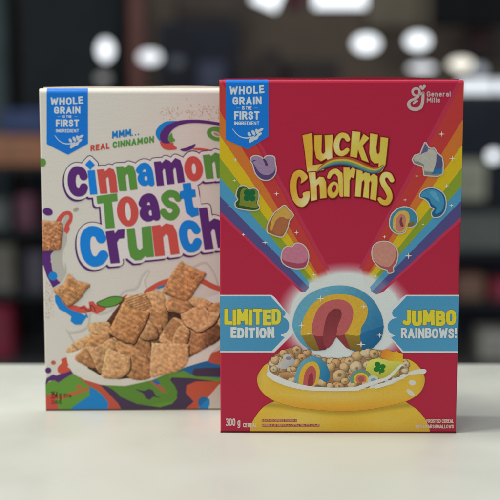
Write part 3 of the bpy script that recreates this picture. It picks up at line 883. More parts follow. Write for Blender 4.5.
# the title on the red carton
A = lambda pts: C(285, 125, 8.333, pts)
B = lambda pts: C(340, 125, 8.333, pts)
Cc = lambda pts: C(285, 155, 8.333, pts)
Dd = lambda pts: C(340, 155, 8.333, pts)
T1 = {
    'L': poly(A([(145, 85), (226, 66), (232, 200), (230, 334), (345, 318), (322, 376), (184, 393), (165, 220)]), rnd=.15),
    'u': poly(A([(243, 85), (308, 82), (303, 215), (309, 236), (322, 240), (334, 222), (333, 150), (330, 85), (400, 80), (393, 190), (396, 286), (352, 290), (346, 278), (300, 303), (260, 275), (245, 200)]), rnd=.15),
    'c': stroke(A([(522, 118), (505, 92), (468, 86), (440, 118), (428, 168), (438, 218), (468, 238), (500, 226), (518, 208)]), [2.6, 2.9, 2.8, 3.0, 3.1, 3.0, 2.8, 2.7, 2.4]),
    'k': poly(B([(100, 50), (170, 58), (163, 140), (196, 73), (245, 108), (188, 172), (240, 312), (180, 290), (150, 205), (141, 273), (84, 262)]), rnd=.15),
    'y': poly(B([(250, 68), (316, 80), (302, 190), (306, 232), (318, 244), (330, 225), (338, 98), (402, 108), (388, 250), (378, 330), (352, 382), (318, 402), (290, 398), (318, 352), (322, 318), (286, 320), (256, 290), (243, 230)]), rnd=.15),
    'C': poly(Cc([(188, 192), (168, 150), (122, 124), (72, 148), (44, 215), (42, 295), (62, 370), (105, 422), (150, 432), (188, 400), (207, 350), (207, 303), (150, 315), (150, 348), (135, 362), (112, 350), (97, 290), (97, 220), (112, 182), (126, 182), (136, 205), (133, 236)]), smooth=True, rnd=.2),
    'h': poly(Cc([(194, 145), (254, 140), (258, 208), (285, 180), (322, 184), (342, 225), (347, 356), (292, 364), (288, 262), (280, 240), (264, 258), (268, 372), (216, 385), (208, 240)]), rnd=.15),
    'a': union(stroke(Cc([(366, 182), (385, 148), (425, 135), (455, 165)]), [2.1, 2.5, 2.8, 2.9]), stroke(Cc([(458, 160), (466, 250), (472, 330)]), [2.7, 2.7, 2.5]), ell(*Cc([(402, 290)])[0], 5.9, 8.6, 10) - ell(*Cc([(408, 280)])[0], 2.0, 3.6, 12)),
    'r': poly(Dd([(28, 103), (80, 105), (82, 128), (102, 104), (130, 118), (116, 195), (92, 184), (80, 212), (78, 348), (30, 345)]), rnd=.15),
    'm': poly(Dd([(138, 120), (186, 130), (190, 158), (215, 138), (244, 150), (252, 176), (280, 152), (312, 178), (314, 230), (300, 380), (250, 366), (262, 232), (256, 212), (243, 230), (240, 362), (190, 350), (204, 228), (198, 205), (182, 225), (172, 350), (123, 345)]), rnd=.15),
    's': union(stroke(Dd([(432, 208), (408, 170), (372, 166), (352, 200), (366, 245), (400, 300), (414, 350), (392, 392), (355, 392), (330, 368)]), [2.6, 3.0, 3.0, 2.9, 3.1, 3.2, 3.0, 3.0, 2.7, 2.2])),
}


def gold(X, Y):
    base = mix((214, 160, 46), (206, 186, 66), np.clip((X - 295) / 60, 0, 1))
    pale = np.zeros(len(X))
    for (cx, cy, rx, ry, k) in ((329, 157, 6, 9, .9), (338, 146, 7, 9, .75), (352, 136, 8, 9, .35), (308, 202, 11, 9, .9), (314, 180, 8, 11, .8), (334, 176, 9, 12, .35), (356, 190, 14, 14, .35), (386, 178, 8, 9, .6), (307, 170, 7, 4, .5), (371, 146, 6, 12, .25)):
        pale = np.maximum(pale, k * np.exp(-((X - cx) / rx) ** 2 - ((Y - cy) / ry) ** 2))
    c = base * (1 - pale[:, None]) + np.array((226, 222, 168)) * pale[:, None]
    og = np.clip(0.5 * np.exp(-((X - 389) / 8) ** 2 - ((Y - 202) / 7) ** 2), 0, 1)
    return c * (1 - og[:, None]) + np.array((216, 152, 36)) * og[:, None]


allL = union(*T1.values())
swc = [(317, 171.4), (322.5, 167), (330, 162.8), (338, 161), (347, 161.2), (356, 163.8), (364.5, 167.6), (372, 170.2), (378.5, 169.6), (383.2, 165.5)]
swr = np.array([0.5, 2.2, 3.6, 4.2, 4.4, 4.3, 4.0, 3.6, 2.6, 1.2])
sw = stroke(swc, swr)
R.add('title_outline', [((allL | sw).grow(0.95).shift(0.35, 0.35), (112, 28, 34), 7)], step=0.35)
tl = []
for i, L in enumerate(T1.values()):
    L = L.grow(-0.42)
    tl += [(L.grow(1.0), (112, 30, 34), 8 + i * .2), (L.grow(0.42), (212, 118, 44), 8.07 + i * .2), (L.grow(-0.05), gold, 8.14 + i * .2)]
R.add('title_lettering', tl, step=0.35)
Pc = spline(np.column_stack([np.array(swc), swr]), False, 10)


def swoosh(X, Y):
    d2 = (X[:, None] - Pc[None, :, 0]) ** 2 + (Y[:, None] - Pc[None, :, 1]) ** 2
    i = np.clip(np.argmin(d2, 1), 1, len(Pc) - 2)
    tx, ty = Pc[i + 1, 0] - Pc[i - 1, 0], Pc[i + 1, 1] - Pc[i - 1, 1]
    n = np.hypot(tx, ty)
    o = ((Y - Pc[i, 1]) * tx - (X - Pc[i, 0]) * ty) / n / np.maximum(Pc[i, 2], .3)
    stops = [(-1, (176, 70, 44)), (-.55, (184, 84, 46)), (-.4, (206, 168, 52)), (-.12, (206, 178, 60)), (.05, (122, 152, 72)), (.3, (96, 146, 110)), (.5, (72, 128, 156)), (.8, (60, 92, 130)), (1, (52, 58, 90))]
    return np.column_stack([np.interp(o, [s[0] for s in stops], [s[1][k] for s in stops]) for k in range(3)])


R.add('rainbow_swoosh', [(sw, swoosh, 11)], step=0.25)

# ------------------------------------------------------------------ the white carton behind
WW, WH, WD = 0.1900, 0.27970, 0.047
WX, WY, WYAW = -0.17854618, 1.02438908, 0.02527947
white = empty('cereal_box', (WX + math.cos(WYAW) * WW / 2, WY + math.sin(WYAW) * WW / 2, 0), WYAW)
tag(white, 'off-white cereal box with multicoloured lettering, standing behind the red box', 'cereal box')
Q = Panel(white, WX, WY, WYAW, WW, WH, WD, bend=0.0044)
PAPER = (206, 202, 194)
carton('carton', WW, WH, WD, white, PAPER, 0.0044, (214, 204, 186), 'off_white_printed_carton')
BL, PU, RE, GN = (0, 130, 228), (92, 46, 122), (202, 78, 72), (86, 146, 62)
HILITE = lambda c: tuple(v * .8 + 42 for v in c)

badge(Q, 46.8, 87.6, 70, 144.0, 143.6, (68.0, 154.6),
      dict(rows=[(('WHOLE', 50.4, 83.2, 105.6, 98.0), dict(rise=1.2, w=.11, fan=-.6, arc=-.7)),
                 (('GRAIN', 54.0, 80.4, 113.9, 106.9), dict(rise=.3, w=.11, arc=-.3)),
                 (('IS THE', 62.6, 71.6, 118.0, 115.2), dict(w=.09)),
                 (('FIRST', 55.9, 79.0, 126.8, 119.5), dict(w=.11)),
                 (('INGREDIENT', 55.9, 79.0, 132.5, 129.0), dict(w=.09))],
           dashes=[(57.4, 60.6, 116.6), (74.4, 77.4, 116.6)]), (54.8, 134.9, 28.0), 3)

Q.add('slogan_lettering', [
    (text_shape('MMM', 112.0, 131.2, 138.6, 131.4, w=.12, rise=2.6), (22, 122, 200), 3),
    (union(ell(132.2, 135.2, .75), ell(135.4, 134.8, .75), ell(138.4, 134.3, .75)), (22, 122, 200), 3),
    (text_shape('REAL', 90.4, 109.6, 151.4, 145.2, w=.12, rise=2.7), (200, 70, 60), 3),
    (text_shape('CINNAMON', 112.6, 154.0, 148.4, 141.8, w=.12, rise=6.0), (80, 148, 62), 3)], step=0.35)

# swirl above the title
S6 = lambda p: C(150, 100, 6.667, p)
sw_ = [(poly(S6([(165, 139), (95, 148), (48, 190), (38, 230), (62, 272), (78, 262), (85, 220), (120, 170), (180, 146)]), smooth=True), (24, 130, 212), 3),
       (poly(S6([(750, 230), (640, 180), (540, 156), (460, 149), (380, 137), (300, 131), (200, 137), (120, 165), (75, 210), (65, 250), (85, 285), (132, 287), (120, 260), (130, 225), (160, 190), (220, 162), (300, 153), (400, 161), (460, 174), (560, 196), (700, 260)]), smooth=True), PU, 4),
       (poly(S6([(66, 275), (80, 315), (115, 333), (165, 331), (180, 320), (158, 300), (150, 284), (100, 288)]), smooth=True), RE, 3),
       (poly(S6([(145, 220), (122, 250), (135, 282), (168, 270), (152, 248)]), smooth=True), GN, 3.5),
       (poly(S6([(203, 328), (250, 315), (302, 292), (288, 322), (240, 342), (210, 338)]), smooth=True), PU, 3.5),
       (poly(S6([(284, 328), (320, 319), (400, 330), (460, 344), (400, 338), (330, 336)]), smooth=True), RE, 3.2),
       (ell(*S6([(448, 226)])[0], 10.5, 7, 12) - ell(*S6([(440, 228)])[0], 5.2, 2.6, 25), GN, 3.4),
       (ell(*S6([(442, 228)])[0], 3.4, 1.2, 25), (170, 134, 116), 3.5)]
Q.add('paint_swirl', sw_, step=0.4)
rr = random.Random(5)
cr = []
for i in range(170):
    x, y = rr.uniform(160, 250), 0
    y = 108 + (abs(x - 196) / 40) ** 2 * 5 + rr.gauss(3, 3.5)
    if y < 119.5: cr.append((ell(x, y, rr.uniform(.28, .6)), rr.choice([(206, 160, 128), (196, 148, 110), (190, 160, 140)]), 2.6))
for i in range(130):
    cr.append((ell(rr.gauss(48, 4.5), rr.uniform(282, 318), rr.uniform(.22, .5)), rr.choice([(196, 152, 120), (198, 164, 136)]), 2.6))
for i in range(60):
    cr.append((ell(rr.uniform(58, 215), rr.uniform(205, 300), rr.uniform(.2, .42)), rr.choice([(190, 164, 130), (176, 146, 110)]), 1.4))
Q.add('cinnamon_dust', cr, step=0.5)['kind'] = 'stuff'

# title of the white carton
E_ = lambda p: C(55, 140, 5.556, p)
F_ = lambda p: C(135, 140, 5.556, p)
I_ = lambda p: C(125, 170, 5.0, p)
G_ = lambda p: C(65, 210, 6.25, p)
ch = lambda pts, r: stroke(pts, r)
W1 = [
    (ch(E_([(158, 200), (148, 176), (118, 168), (97, 190), (92, 232), (102, 272), (124, 290), (150, 284), (160, 262)]), 4.0), PU),
    (poly(E_([(193, 110), (219, 136), (194, 162), (169, 136)]), rnd=.2), BL), (poly(E_([(182, 171), (219, 168), (233, 297), (196, 300)]), rnd=.3), BL),
    (poly(E_([(234, 166), (272, 163), (276, 178), (300, 156), (325, 164), (336, 195), (346, 288), (308, 291), (299, 212), (290, 198), (280, 214), (289, 293), (252, 295)]), rnd=.3), RE),
    (poly(E_([(340, 149), (380, 147), (386, 160), (408, 139), (433, 146), (445, 175), (456, 270), (418, 275), (408, 194), (399, 182), (389, 197), (397, 279), (358, 280)]), rnd=.3), GN),
    (union(stroke(F_([(22, 168), (40, 146), (64, 146), (80, 175), (90, 238)]), 3.1), ell(*F_([(50, 215)])[0], 6.4, 7.0, -10) - ell(*F_([(60, 212)])[0], 1.5, 2.6, -10)), BL),
    (poly(F_([(106, 122), (142, 119), (148, 131), (170, 108), (192, 117), (202, 128), (224, 101), (250, 112), (262, 150), (275, 230), (238, 236), (228, 160), (219, 148), (208, 165), (217, 240), (179, 244), (168, 164), (160, 152), (150, 170), (159, 249), (122, 252)]), rnd=.3), PU),
    (ell(*F_([(325, 158)])[0], 9.2, 12.4, -6) - ell(*F_([(326, 158)])[0], 2.2, 5.6, -6), RE),
    (poly(F_([(378, 85), (414, 81), (421, 92), (445, 71), (470, 79), (481, 108), (493, 205), (456, 209), (446, 124), (437, 114), (425, 128), (434, 210), (396, 213)]), rnd=.3), GN),
    (poly(E_([(232, 313), (342, 297), (346, 335), (313, 340), (330, 484), (283, 489), (271, 346), (236, 351)]), rnd=.3), GN),
    (ell(127.6, 211.2, 10.6, 15.0, -6) - ell(127.8, 211.2, 2.9, 9.2, -6), RE),
    (union(stroke(F_([(42, 352), (56, 326), (86, 320), (106, 352), (118, 424)]), 4.1), ell(*F_([(72, 406)])[0], 8.4, 8.2, -12) - ell(*F_([(86, 404)])[0], 1.9, 3.0, -10)), PU),
    (stroke(F_([(238, 322), (222, 302), (188, 298), (164, 322), (182, 352), (216, 368), (228, 396), (206, 424), (176, 420), (158, 400)]), 3.5), GN),
    (poly(F_([(266, 243), (308, 239), (312, 276), (332, 276), (336, 312), (313, 316), (322, 368), (332, 378), (348, 375), (353, 414), (315, 426), (285, 402), (272, 322), (252, 324), (250, 288), (270, 282)]), rnd=.3), BL),
    (ch(G_([(225, 175), (205, 140), (160, 132), (130, 165), (126, 230), (142, 290), (176, 320), (215, 312), (238, 282)]), 5.0), BL),
    (poly(G_([(254, 136), (305, 129), (309, 152), (332, 125), (370, 120), (368, 172), (336, 176), (322, 200), (340, 326), (286, 331)]), rnd=.3), PU),
    (poly(I_([(10, 296), (46, 291), (58, 384), (72, 404), (90, 389), (84, 287), (128, 280), (143, 430), (106, 433), (102, 424), (80, 446), (50, 449), (28, 432), (18, 390)]), rnd=.3), GN),
    (poly(I_([(134, 281), (175, 275), (181, 286), (205, 268), (240, 276), (256, 310), (271, 415), (229, 421), (216, 328), (202, 316), (188, 334), (197, 424), (151, 429)]), rnd=.3), RE),
    (ch(I_([(356, 298), (338, 276), (306, 274), (290, 310), (300, 362), (320, 388), (348, 384), (362, 360)]), 4.2), BL),
    (poly(I_([(370, 192), (409, 188), (420, 262), (446, 243), (474, 252), (492, 284), (505, 380), (465, 386), (450, 300), (438, 290), (426, 308), (440, 390), (399, 395)]), rnd=.3), PU),
]
allW = union(*[w_[0] for w_ in W1])
Q.add('title_outline', [
    (allW.grow(4.2), (86, 40, 86), 5.4), (allW.grow(3.0).shift(-1.6, 2.4) | allW.grow(2.4).shift(-2.6, 1.6), (92, 46, 122), 5.4), (allW.grow(3.4) | poly([(99, 192), (150, 186), (196, 178), (203, 215), (206, 248), (150, 256), (92, 262), (88, 240), (103, 232)]), (218, 214, 214), 6)], step=0.45)
Q.add('title_lettering', [(s_.shift(.35, .55), tuple(v * .62 + 62 for v in c_), 7) for s_, c_ in W1] + [(s_, c_, 8) for s_, c_ in W1], step=0.35)

# left edge: splashes, milk and two cereal squares
LX = lambda p: C(35, 200, 7.143, p)
LY = lambda p: C(35, 255, 8.333, p)
LZ = lambda p: C(60, 310, 7.143, p)
MID = lambda p: C(80, 260, 8.333, p)
MGREY = (178, 175, 168)
it = [
    (poly([(34, 158), (40, 158.4), (44.5, 159), (46, 163), (43.6, 166.6), (40, 166.4), (34, 167)], smooth=True), GN, 3),
    (ell(*LX([(91, 84)])[0], 5.1, 3.8, 15), PU, 3),
    (poly(LX([(150, 152), (188, 95), (238, 78), (268, 102), (264, 150), (244, 186), (249, 206), (228, 242), (206, 226), (210, 192), (228, 152), (236, 120), (216, 110), (184, 152)]), smooth=True), (206, 78, 70), 3),
    (ell(*LX([(293, 68)])[0], 3, 1.8, -25), (160, 154, 144), 3.6), (stroke(LX([(230, 122), (216, 150), (208, 170)]), [2.2, 1.8, 1.2]), MGREY, 3.6),
    (poly(LX([(186, 240), (222, 235), (224, 300), (200, 360), (195, 430), (212, 500)]) + LY([(250, 60), (262, 130), (240, 190), (212, 225), (168, 180), (142, 110), (138, 40)]) + LX([(118, 440), (112, 395), (140, 360), (182, 340)]), smooth=True), MGREY, 3.2),
    (poly(LX([(20, 355), (140, 350), (118, 390), (112, 440), (126, 480)]) + LY([(138, 60), (142, 110), (165, 175), (212, 232), (150, 272), (100, 180), (70, 90)]) + LX([(48, 440)])), (92, 44, 124), 3),
    (ell(*LY([(150, 175)])[0], 4.4), (20, 130, 214), 3.6),
    (poly(LY([(168, 340), (190, 335), (225, 385), (290, 440), (380, 490), (440, 520)]) + LZ([(186, 22), (184, 55), (148, 102), (108, 102), (78, 78), (84, 44), (40, 14)]) + LY([(205, 450), (172, 390)]), smooth=False, rnd=.4), (16, 128, 212), 3.6),
    (poly(LY([(225, 385), (300, 415), (345, 425)]) + MID([(0, 392), (38, 378), (60, 402), (80, 402), (74, 350), (108, 345), (130, 372), (212, 388), (214, 408), (140, 450), (98, 428), (40, 442), (0, 440)]) + LY([(340, 470), (280, 445)]), rnd=.2), (204, 82, 68), 3.8),
    (poly(MID([(345, 312), (398, 284), (366, 342), (296, 386), (280, 372)]), rnd=.1), (200, 82, 68), 3.8),
    (poly(MID([(140, 362), (200, 330), (268, 306), (346, 310), (352, 334), (300, 374), (212, 392)]), smooth=True).grow(.5), (34, 40, 30), 3.9),
    (poly(MID([(140, 362), (200, 330), (268, 306), (346, 310), (352, 334), (300, 374), (212, 392)]), smooth=True).grow(-.2), (88, 150, 58), 4.1),
    (stroke(MID([(2, 402), (34, 396), (58, 420), (92, 416), (88, 376), (118, 396), (128, 430)]), .35), (70, 34, 34), 4.0)]
for one in it: Q.add('paint_splash', [one], step=0.4)

# milk splash + pile of cereal squares on a white plate
milkb = poly([(64, 326), (70, 332), (86, 327), (90, 312), (100, 313), (112, 308), (122, 292), (136, 287), (141, 276), (147, 270), (150, 272), (145, 280), (150, 290), (166, 284), (190, 268), (205, 262), (214, 272), (222, 290), (240, 300), (250, 330), (232, 350), (80, 362), (74, 345)], smooth=True)
Q.add('milk', [(milkb, grad((196, 192, 184), (180, 175, 164), 80, 270, 120, 360), 3.3), (milkb.grow(-1.6).shift(.7, .9), grad((216, 214, 208), (198, 194, 184), 80, 270, 120, 360), 3.45),
               (stroke([(146, 292), (160, 284), (176, 280), (198, 280), (214, 287), (230, 292)], [2.2, 2.6, 2.8, 2.8, 2.6, 2.4]), (200, 84, 66), 3.6),
               (stroke([(158, 288), (170, 284.4), (182, 283)], [1.1, 1.2, .8]), (50, 120, 190), 3.7)], step=0.6)
plate_out = [(66, 352), (67.6, 363), (72, 372), (84, 379.6), (102, 385), (125, 386), (139, 383), (152, 380), (168.8, 372.8), (182.8, 368), (199.6, 362.8), (208, 360.6), (211.4, 353), (219, 346), (236, 332), (250, 318), (262, 300), (262, 280), (200, 300), (100, 330)]
Q.add('plate_picture', [(poly(plate_out), grad((216, 214, 206), (206, 202, 190), 0, 350, 0, 384), 5)], step=0.6)


def crust(light, dark, a, b, fx=1.0, seed=0.0):
    g = grad(light, dark, a[0], a[1], b[0], b[1])

    def f(X, Y):
        c = g(X, Y)
        n = np.sin(X * 1.9 * fx + seed) * np.sin(Y * 2.1 * fx + seed * 2) + .7 * np.sin(X * .7 * fx - Y * 1.3 * fx + seed) + .5 * np.sin(X * 3.3 + Y * 2.9 + seed)
        m = np.sin(X * .42 * fx + seed * 3 + 1.2 * np.sin(Y * .5)) * np.sin(Y * .47 * fx - seed + 1.1 * np.sin(X * .38))
        c = c * (1 + .07 * n[:, None] + .13 * m[:, None])
        return np.clip(c, 0, 255)
    return f


HM = lambda p: C(125, 260, 5.0, p)
MV = lambda p: C(110, 300, 8.333, p)
RV = lambda p: C(160, 300, 8.065, p)
PK = lambda p: C(90, 340, 7.143, p)
lt, md, dk = (220, 172, 122), (202, 148, 98), (156, 106, 68)
pieces = [
    ([(84, 356), (96, 335), (108, 320), (124, 298), (150, 296), (170, 300), (196, 298), (222, 306), (250, 300), (248, 318), (222, 334), (209, 346), (188, 358), (160, 371), (140, 377), (118, 379), (100, 375), (88, 368)], (92, 58, 42), (60, 42, 36), 0, 'bed'),
    (LZ([(45, 302), (80, 250), (200, 180), (252, 176), (215, 235), (120, 290)]), lt, md, 0, ''),
    (LZ([(205, 112), (228, 95), (345, 88), (360, 150), (335, 190), (220, 165)]), lt, md, 0, ''),
    (LZ([(105, 342), (160, 280), (240, 188), (320, 182), (356, 192), (330, 240), (235, 320), (255, 405), (212, 408), (150, 382)]), md, dk, 0, ''),
    (HM([(0, 192), (50, 175), (105, 168), (140, 180), (150, 230), (100, 262), (60, 290), (0, 260)]), lt, dk, 1, 'rib'),
    (HM([(105, 165), (175, 155), (200, 190), (195, 270), (150, 250), (125, 200)]), lt, md, 0, ''),
    (HM([(100, 262), (150, 232), (200, 240), (215, 290), (190, 380), (130, 330)]), md, dk, 0, ''),
    (HM([(205, 195), (250, 185), (320, 195), (380, 205), (400, 235), (300, 268), (260, 262), (212, 250)]), md, dk, 0, ''),
    (LZ([(190, 272), (215, 258), (262, 262), (375, 198), (412, 212), (442, 262), (440, 305), (345, 300), (300, 445), (262, 420), (230, 340)]), lt, dk, 0, ''),
    (MV([(60, 360), (110, 340), (210, 352), (280, 270), (330, 360), (350, 440), (330, 520), (150, 520), (100, 440)]), md, dk, 0, ''),
    (PK([(185, 25), (260, 5), (330, 60), (400, 110), (440, 200), (430, 270), (330, 285), (250, 240), (215, 120)]), md, dk, 0, ''),
    (LZ([(330, 298), (350, 278), (385, 290), (470, 330), (500, 345), (495, 430), (440, 478), (390, 492), (300, 474), (312, 380)]), lt, md, 0, ''),
    (MV([(300, 215), (330, 205), (420, 210), (430, 260), (405, 350), (340, 345)]), md, dk, 0, ''),
    (HM([(172, 392), (230, 300), (262, 292), (300, 322), (305, 385), (290, 422), (205, 418)]), lt, md, 2, 'rib'),
    (HM([(318, 345), (350, 350), (400, 380), (420, 420), (350, 470), (290, 475), (300, 410)]), md, dk, 0, ''),
    (HM([(400, 350), (440, 320), (480, 310), (520, 300), (500, 370), (420, 430), (385, 380)]), dk, (96, 62, 48), 0, ''),
    (HM([(320, 195), (380, 190), (430, 215), (420, 245), (350, 235)]), lt, md, 0, ''),
    (HM([(410, 255), (450, 215), (530, 225), (560, 270), (500, 300), (440, 290)]), md, dk, 0, ''),
    (HM([(470, 290), (530, 270), (600, 250), (590, 310), (510, 350), (470, 330)]), lt, dk, 0, ''),
    (HM([(240, 395), (275, 330), (320, 345), (315, 400), (290, 440), (250, 440)]), lt, dk, 0, ''),
    (HM([(60, 330), (100, 300), (150, 330), (165, 385), (120, 400), (75, 385)]), lt, dk, 0, ''),
    (HM([(280, 276), (300, 262), (382, 224), (420, 258), (472, 258), (468, 280), (440, 322), (372, 360), (340, 345), (300, 322)]), md, lt, 0, 'bowl'),
    (MV([(350, 375), (352, 360), (480, 362), (640, 368), (652, 400), (645, 520), (560, 590), (420, 625), (345, 640), (335, 560)]), lt, md, 0, ''),
    (MV([(-3, 250), (60, 120), (118, 8), (150, 25), (200, 72), (312, 98), (320, 130), (290, 200), (240, 290), (202, 362), (165, 352), (110, 345), (0, 275)]), md, (168, 108, 64), 0, 'big'),
    (HM([(190, 160), (202, 130), (240, 60), (283, 8), (300, 22), (395, 62), (398, 78), (352, 145), (322, 192), (290, 198), (250, 186)]), md, (176, 116, 70), 0, 'big'),
    (LY([(155, 290), (240, 240), (275, 163), (310, 180), (352, 218), (455, 245), (420, 290), (380, 352), (290, 422), (250, 400), (208, 348)]), md, (178, 120, 74), 0, 'big'),
    (LX([(30, 160), (110, 156), (184, 156), (196, 200), (190, 270), (178, 342), (140, 354), (60, 362), (30, 360)]), (208, 144, 100), (176, 108, 70), 0, 'pebble'),
]
for i, (pts, c1, c2, rib, kind) in enumerate(pieces):
    A_ = np.array(pts)
    a, b_ = A_.min(0), A_.max(0)
    S = poly(pts, smooth=kind != 'bed', n=4, rnd=.2)
    L = 5.6 + i * .25
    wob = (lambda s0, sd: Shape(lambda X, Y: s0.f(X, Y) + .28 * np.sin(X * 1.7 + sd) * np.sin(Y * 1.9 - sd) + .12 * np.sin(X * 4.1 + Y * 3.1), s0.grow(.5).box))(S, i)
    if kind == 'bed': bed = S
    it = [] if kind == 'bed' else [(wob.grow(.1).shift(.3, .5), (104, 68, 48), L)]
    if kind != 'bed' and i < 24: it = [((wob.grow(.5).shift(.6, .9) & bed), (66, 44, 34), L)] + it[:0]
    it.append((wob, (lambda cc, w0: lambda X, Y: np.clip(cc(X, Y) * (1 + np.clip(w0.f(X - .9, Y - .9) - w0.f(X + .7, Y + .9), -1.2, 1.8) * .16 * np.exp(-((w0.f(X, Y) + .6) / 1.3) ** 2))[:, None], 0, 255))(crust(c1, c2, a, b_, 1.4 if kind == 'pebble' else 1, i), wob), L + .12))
    if kind == 'rib':
        cx, cy = A_.mean(0)
        for k in range(-7, 8):
            d = k * 2.1
            it.append((stroke([(cx - 14 + d * .55, cy + 5 + d), (cx + 14 + d * .55, cy - 5 + d)] if rib == 1 else [(cx - 14 + d * .35, cy - 9 + d), (cx + 14 + d * .35, cy + 9 + d)], .42, smooth=False) & wob, (150, 98, 56), L + .2))
    if kind == 'bowl':
        it.append((stroke(HM([(284, 282), (300, 312), (345, 338), (375, 345), (425, 310), (462, 272)]), 1.5) & wob, (220, 172, 122), L + .2))
    if kind in ('pebble', 'big'):
        rp = random.Random(i)
        for k in range(60 if kind == 'pebble' else 26):
            x, y = rp.uniform(a[0], b_[0]), rp.uniform(a[1], b_[1])
            it.append((ell(x, y, rp.uniform(.5, 1.4), rp.uniform(.4, 1.0), rp.uniform(0, 180)) & wob.grow(-.4), rp.choice([(222, 166, 122), (158, 92, 56), (206, 150, 104)]), L + .2))
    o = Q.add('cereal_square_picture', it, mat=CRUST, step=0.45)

# painted swirls along the bottom
BLc = lambda p: C(42, 350, 8.333, p)
BR = lambda p: C(152, 345, 7.143, p)
DP = (72, 58, 84)
it = [
    (poly(BLc([(-40, 290), (30, 280), (100, 250), (135, 270), (255, 195), (345, 250)]) + [(100, 384.5), (125, 386), (152, 380), (168, 373), (185, 367), (212, 362), (240, 345), (270, 330), (270, 425), (30, 425)]), (96, 148, 54), 3),
    (poly(BLc([(-40, 300), (30, 280), (38, 238), (90, 206), (122, 215), (252, 158), (256, 192), (135, 270), (105, 250), (60, 256), (30, 285)]), rnd=.2), (88, 48, 110), 4),
    (poly(BLc([(245, 62), (200, 62), (160, 80), (168, 105), (135, 140), (132, 180), (160, 196), (205, 186), (245, 165), (212, 142), (228, 110)]), smooth=True), (206, 80, 60), 4.2),
    (ell(*BLc([(95, 105)])[0], 2.4, 2.1), (196, 88, 62), 4), (ell(*BLc([(52, 170)])[0], 3.1, 2.9), (88, 48, 110), 4),
    (poly(BLc([(-40, 370), (30, 380), (110, 362), (140, 388), (100, 420), (132, 470), (150, 540), (-40, 540)]), rnd=.3), (202, 76, 66), 3.6),
    (poly(BLc([(130, 392), (240, 352), (375, 312), (405, 330), (300, 366), (200, 400), (140, 420)]), rnd=.2), (180, 104, 58), 3.8),
    (ell(*BLc([(310, 305)])[0], 2.2, 2.0), (196, 92, 62), 3.8),
    (poly(PK([(0, 338), (50, 368), (110, 418), (138, 470), (140, 540), (-170, 540), (-120, 480), (-60, 440), (0, 400)]), smooth=False, rnd=.5), (30, 128, 202), 4.4),
    (poly([(79, 377), (86, 380), (92, 381.4), (101, 384.6), (112, 393), (122, 400), (137, 407), (150, 412), (108, 412), (108.4, 402), (98.6, 390.6), (88, 385)], rnd=.2), (190, 82, 66), 4.6),
    (poly([(99, 383.6), (112, 388.4), (121, 397), (137, 404), (160, 407.4), (172, 404), (177, 398.4), (177, 390), (169.6, 381.6), (171.6, 377.4), (191, 378.2), (219, 381.8), (262, 386), (262, 420), (128, 420), (118, 403), (107, 391.5)], rnd=.1), DP, 5),
    (poly(PK([(112, 320), (250, 324), (400, 298), (470, 283), (560, 250), (566, 288), (600, 330), (618, 370), (612, 400), (588, 425), (500, 440), (430, 455), (340, 452), (240, 408), (160, 345)]), smooth=False, rnd=.8), (88, 136, 52), 5.4),
    (poly(BR([(700, 285), (480, 262), (315, 262), (250, 290), (245, 340), (302, 405), (235, 462), (225, 520), (320, 520), (400, 380), (440, 325), (480, 280)]), rnd=.4), (192, 84, 60), 5.4),
    (poly(BR([(482, 278), (440, 328), (388, 385), (404, 460), (404, 520), (800, 520), (800, 280)])), (198, 190, 176), 5.6),
    (ell(*BR([(370, 408)])[0], 6, 5.6), (38, 110, 160), 5.8), (poly(BR([(318, 460), (330, 450), (400, 385), (412, 400), (406, 440), (372, 466)]), smooth=True), (34, 134, 212), 5.9),
    (poly(BR([(180, 196), (225, 170), (300, 130), (400, 112), (480, 130), (700, 60), (700, 220), (480, 232), (300, 218), (225, 180)]), rnd=.2), (38, 104, 164), 4.4),
    (stroke(BR([(318, 195), (400, 194), (520, 192)]), [4.0, 4.4, 4.6]), DP, 4.8),
    (poly(BR([(700, -60), (480, 40), (430, 58), (402, 98), (412, 122), (480, 138), (700, 150)]), rnd=.3), (196, 84, 64), 4.8),
    (poly(PK([(430, 298), (462, 290), (530, 350), (545, 375), (520, 372)]), rnd=.3), (168, 100, 66), 5.6),
    (poly(PK([(446, 292), (480, 284), (500, 312), (478, 318)]), rnd=.3), (46, 104, 170), 5.7),
    (poly(PK([(322, 350), (385, 362), (420, 350), (450, 362), (470, 395), (505, 412), (450, 406), (430, 425), (400, 415), (380, 382)]), smooth=True), DP, 5.6)]
plate_clip = poly(plate_out)
it = [(S - plate_clip, c, l) for S, c, l in it]
Q.add('painted_swirls', it, step=0.5)
Q.add('lettering', [(text_shape('354 g', 50.9, 61.2, 398.6, 391.4, w=.042, gap=.16), (44, 40, 36), 7), (text_shape('12.5 oz', 63.6, 71.4, 397.2, 393.6, w=.07), (60, 56, 40), 7), (text_shape('CEREAL', 51.0, 62.0, 403.8, 400.2, w=.06), (56, 50, 40), 7)])
Q.add('bottom_edge_shadow', [(poly([(30, 409.3), (270, 408.1), (270, 425), (30, 425)]), (84, 74, 62), 7.4)], step=0.8)  # shade along the bottom edge, put in as a dark strip of colour

# ------------------------------------------------------------------ the room far out of focus behind the table
def at(px, py, Y):
    c, n = math.cos(PITCH), math.sin(PITCH)
    v = 250 - py
    t = Y / (FPX * c + v * n)
    return (px - 250) * t, EYE + (v * c - FPX * n) * t


AMB = 0.21


def paint(name, c, rough=0.6):
    return principled(name, tuple(np.clip(lin(c) / AMB, 0.004, 0.8)), rough=rough, spec=0.25, noise=0.12, nscale=9.0)


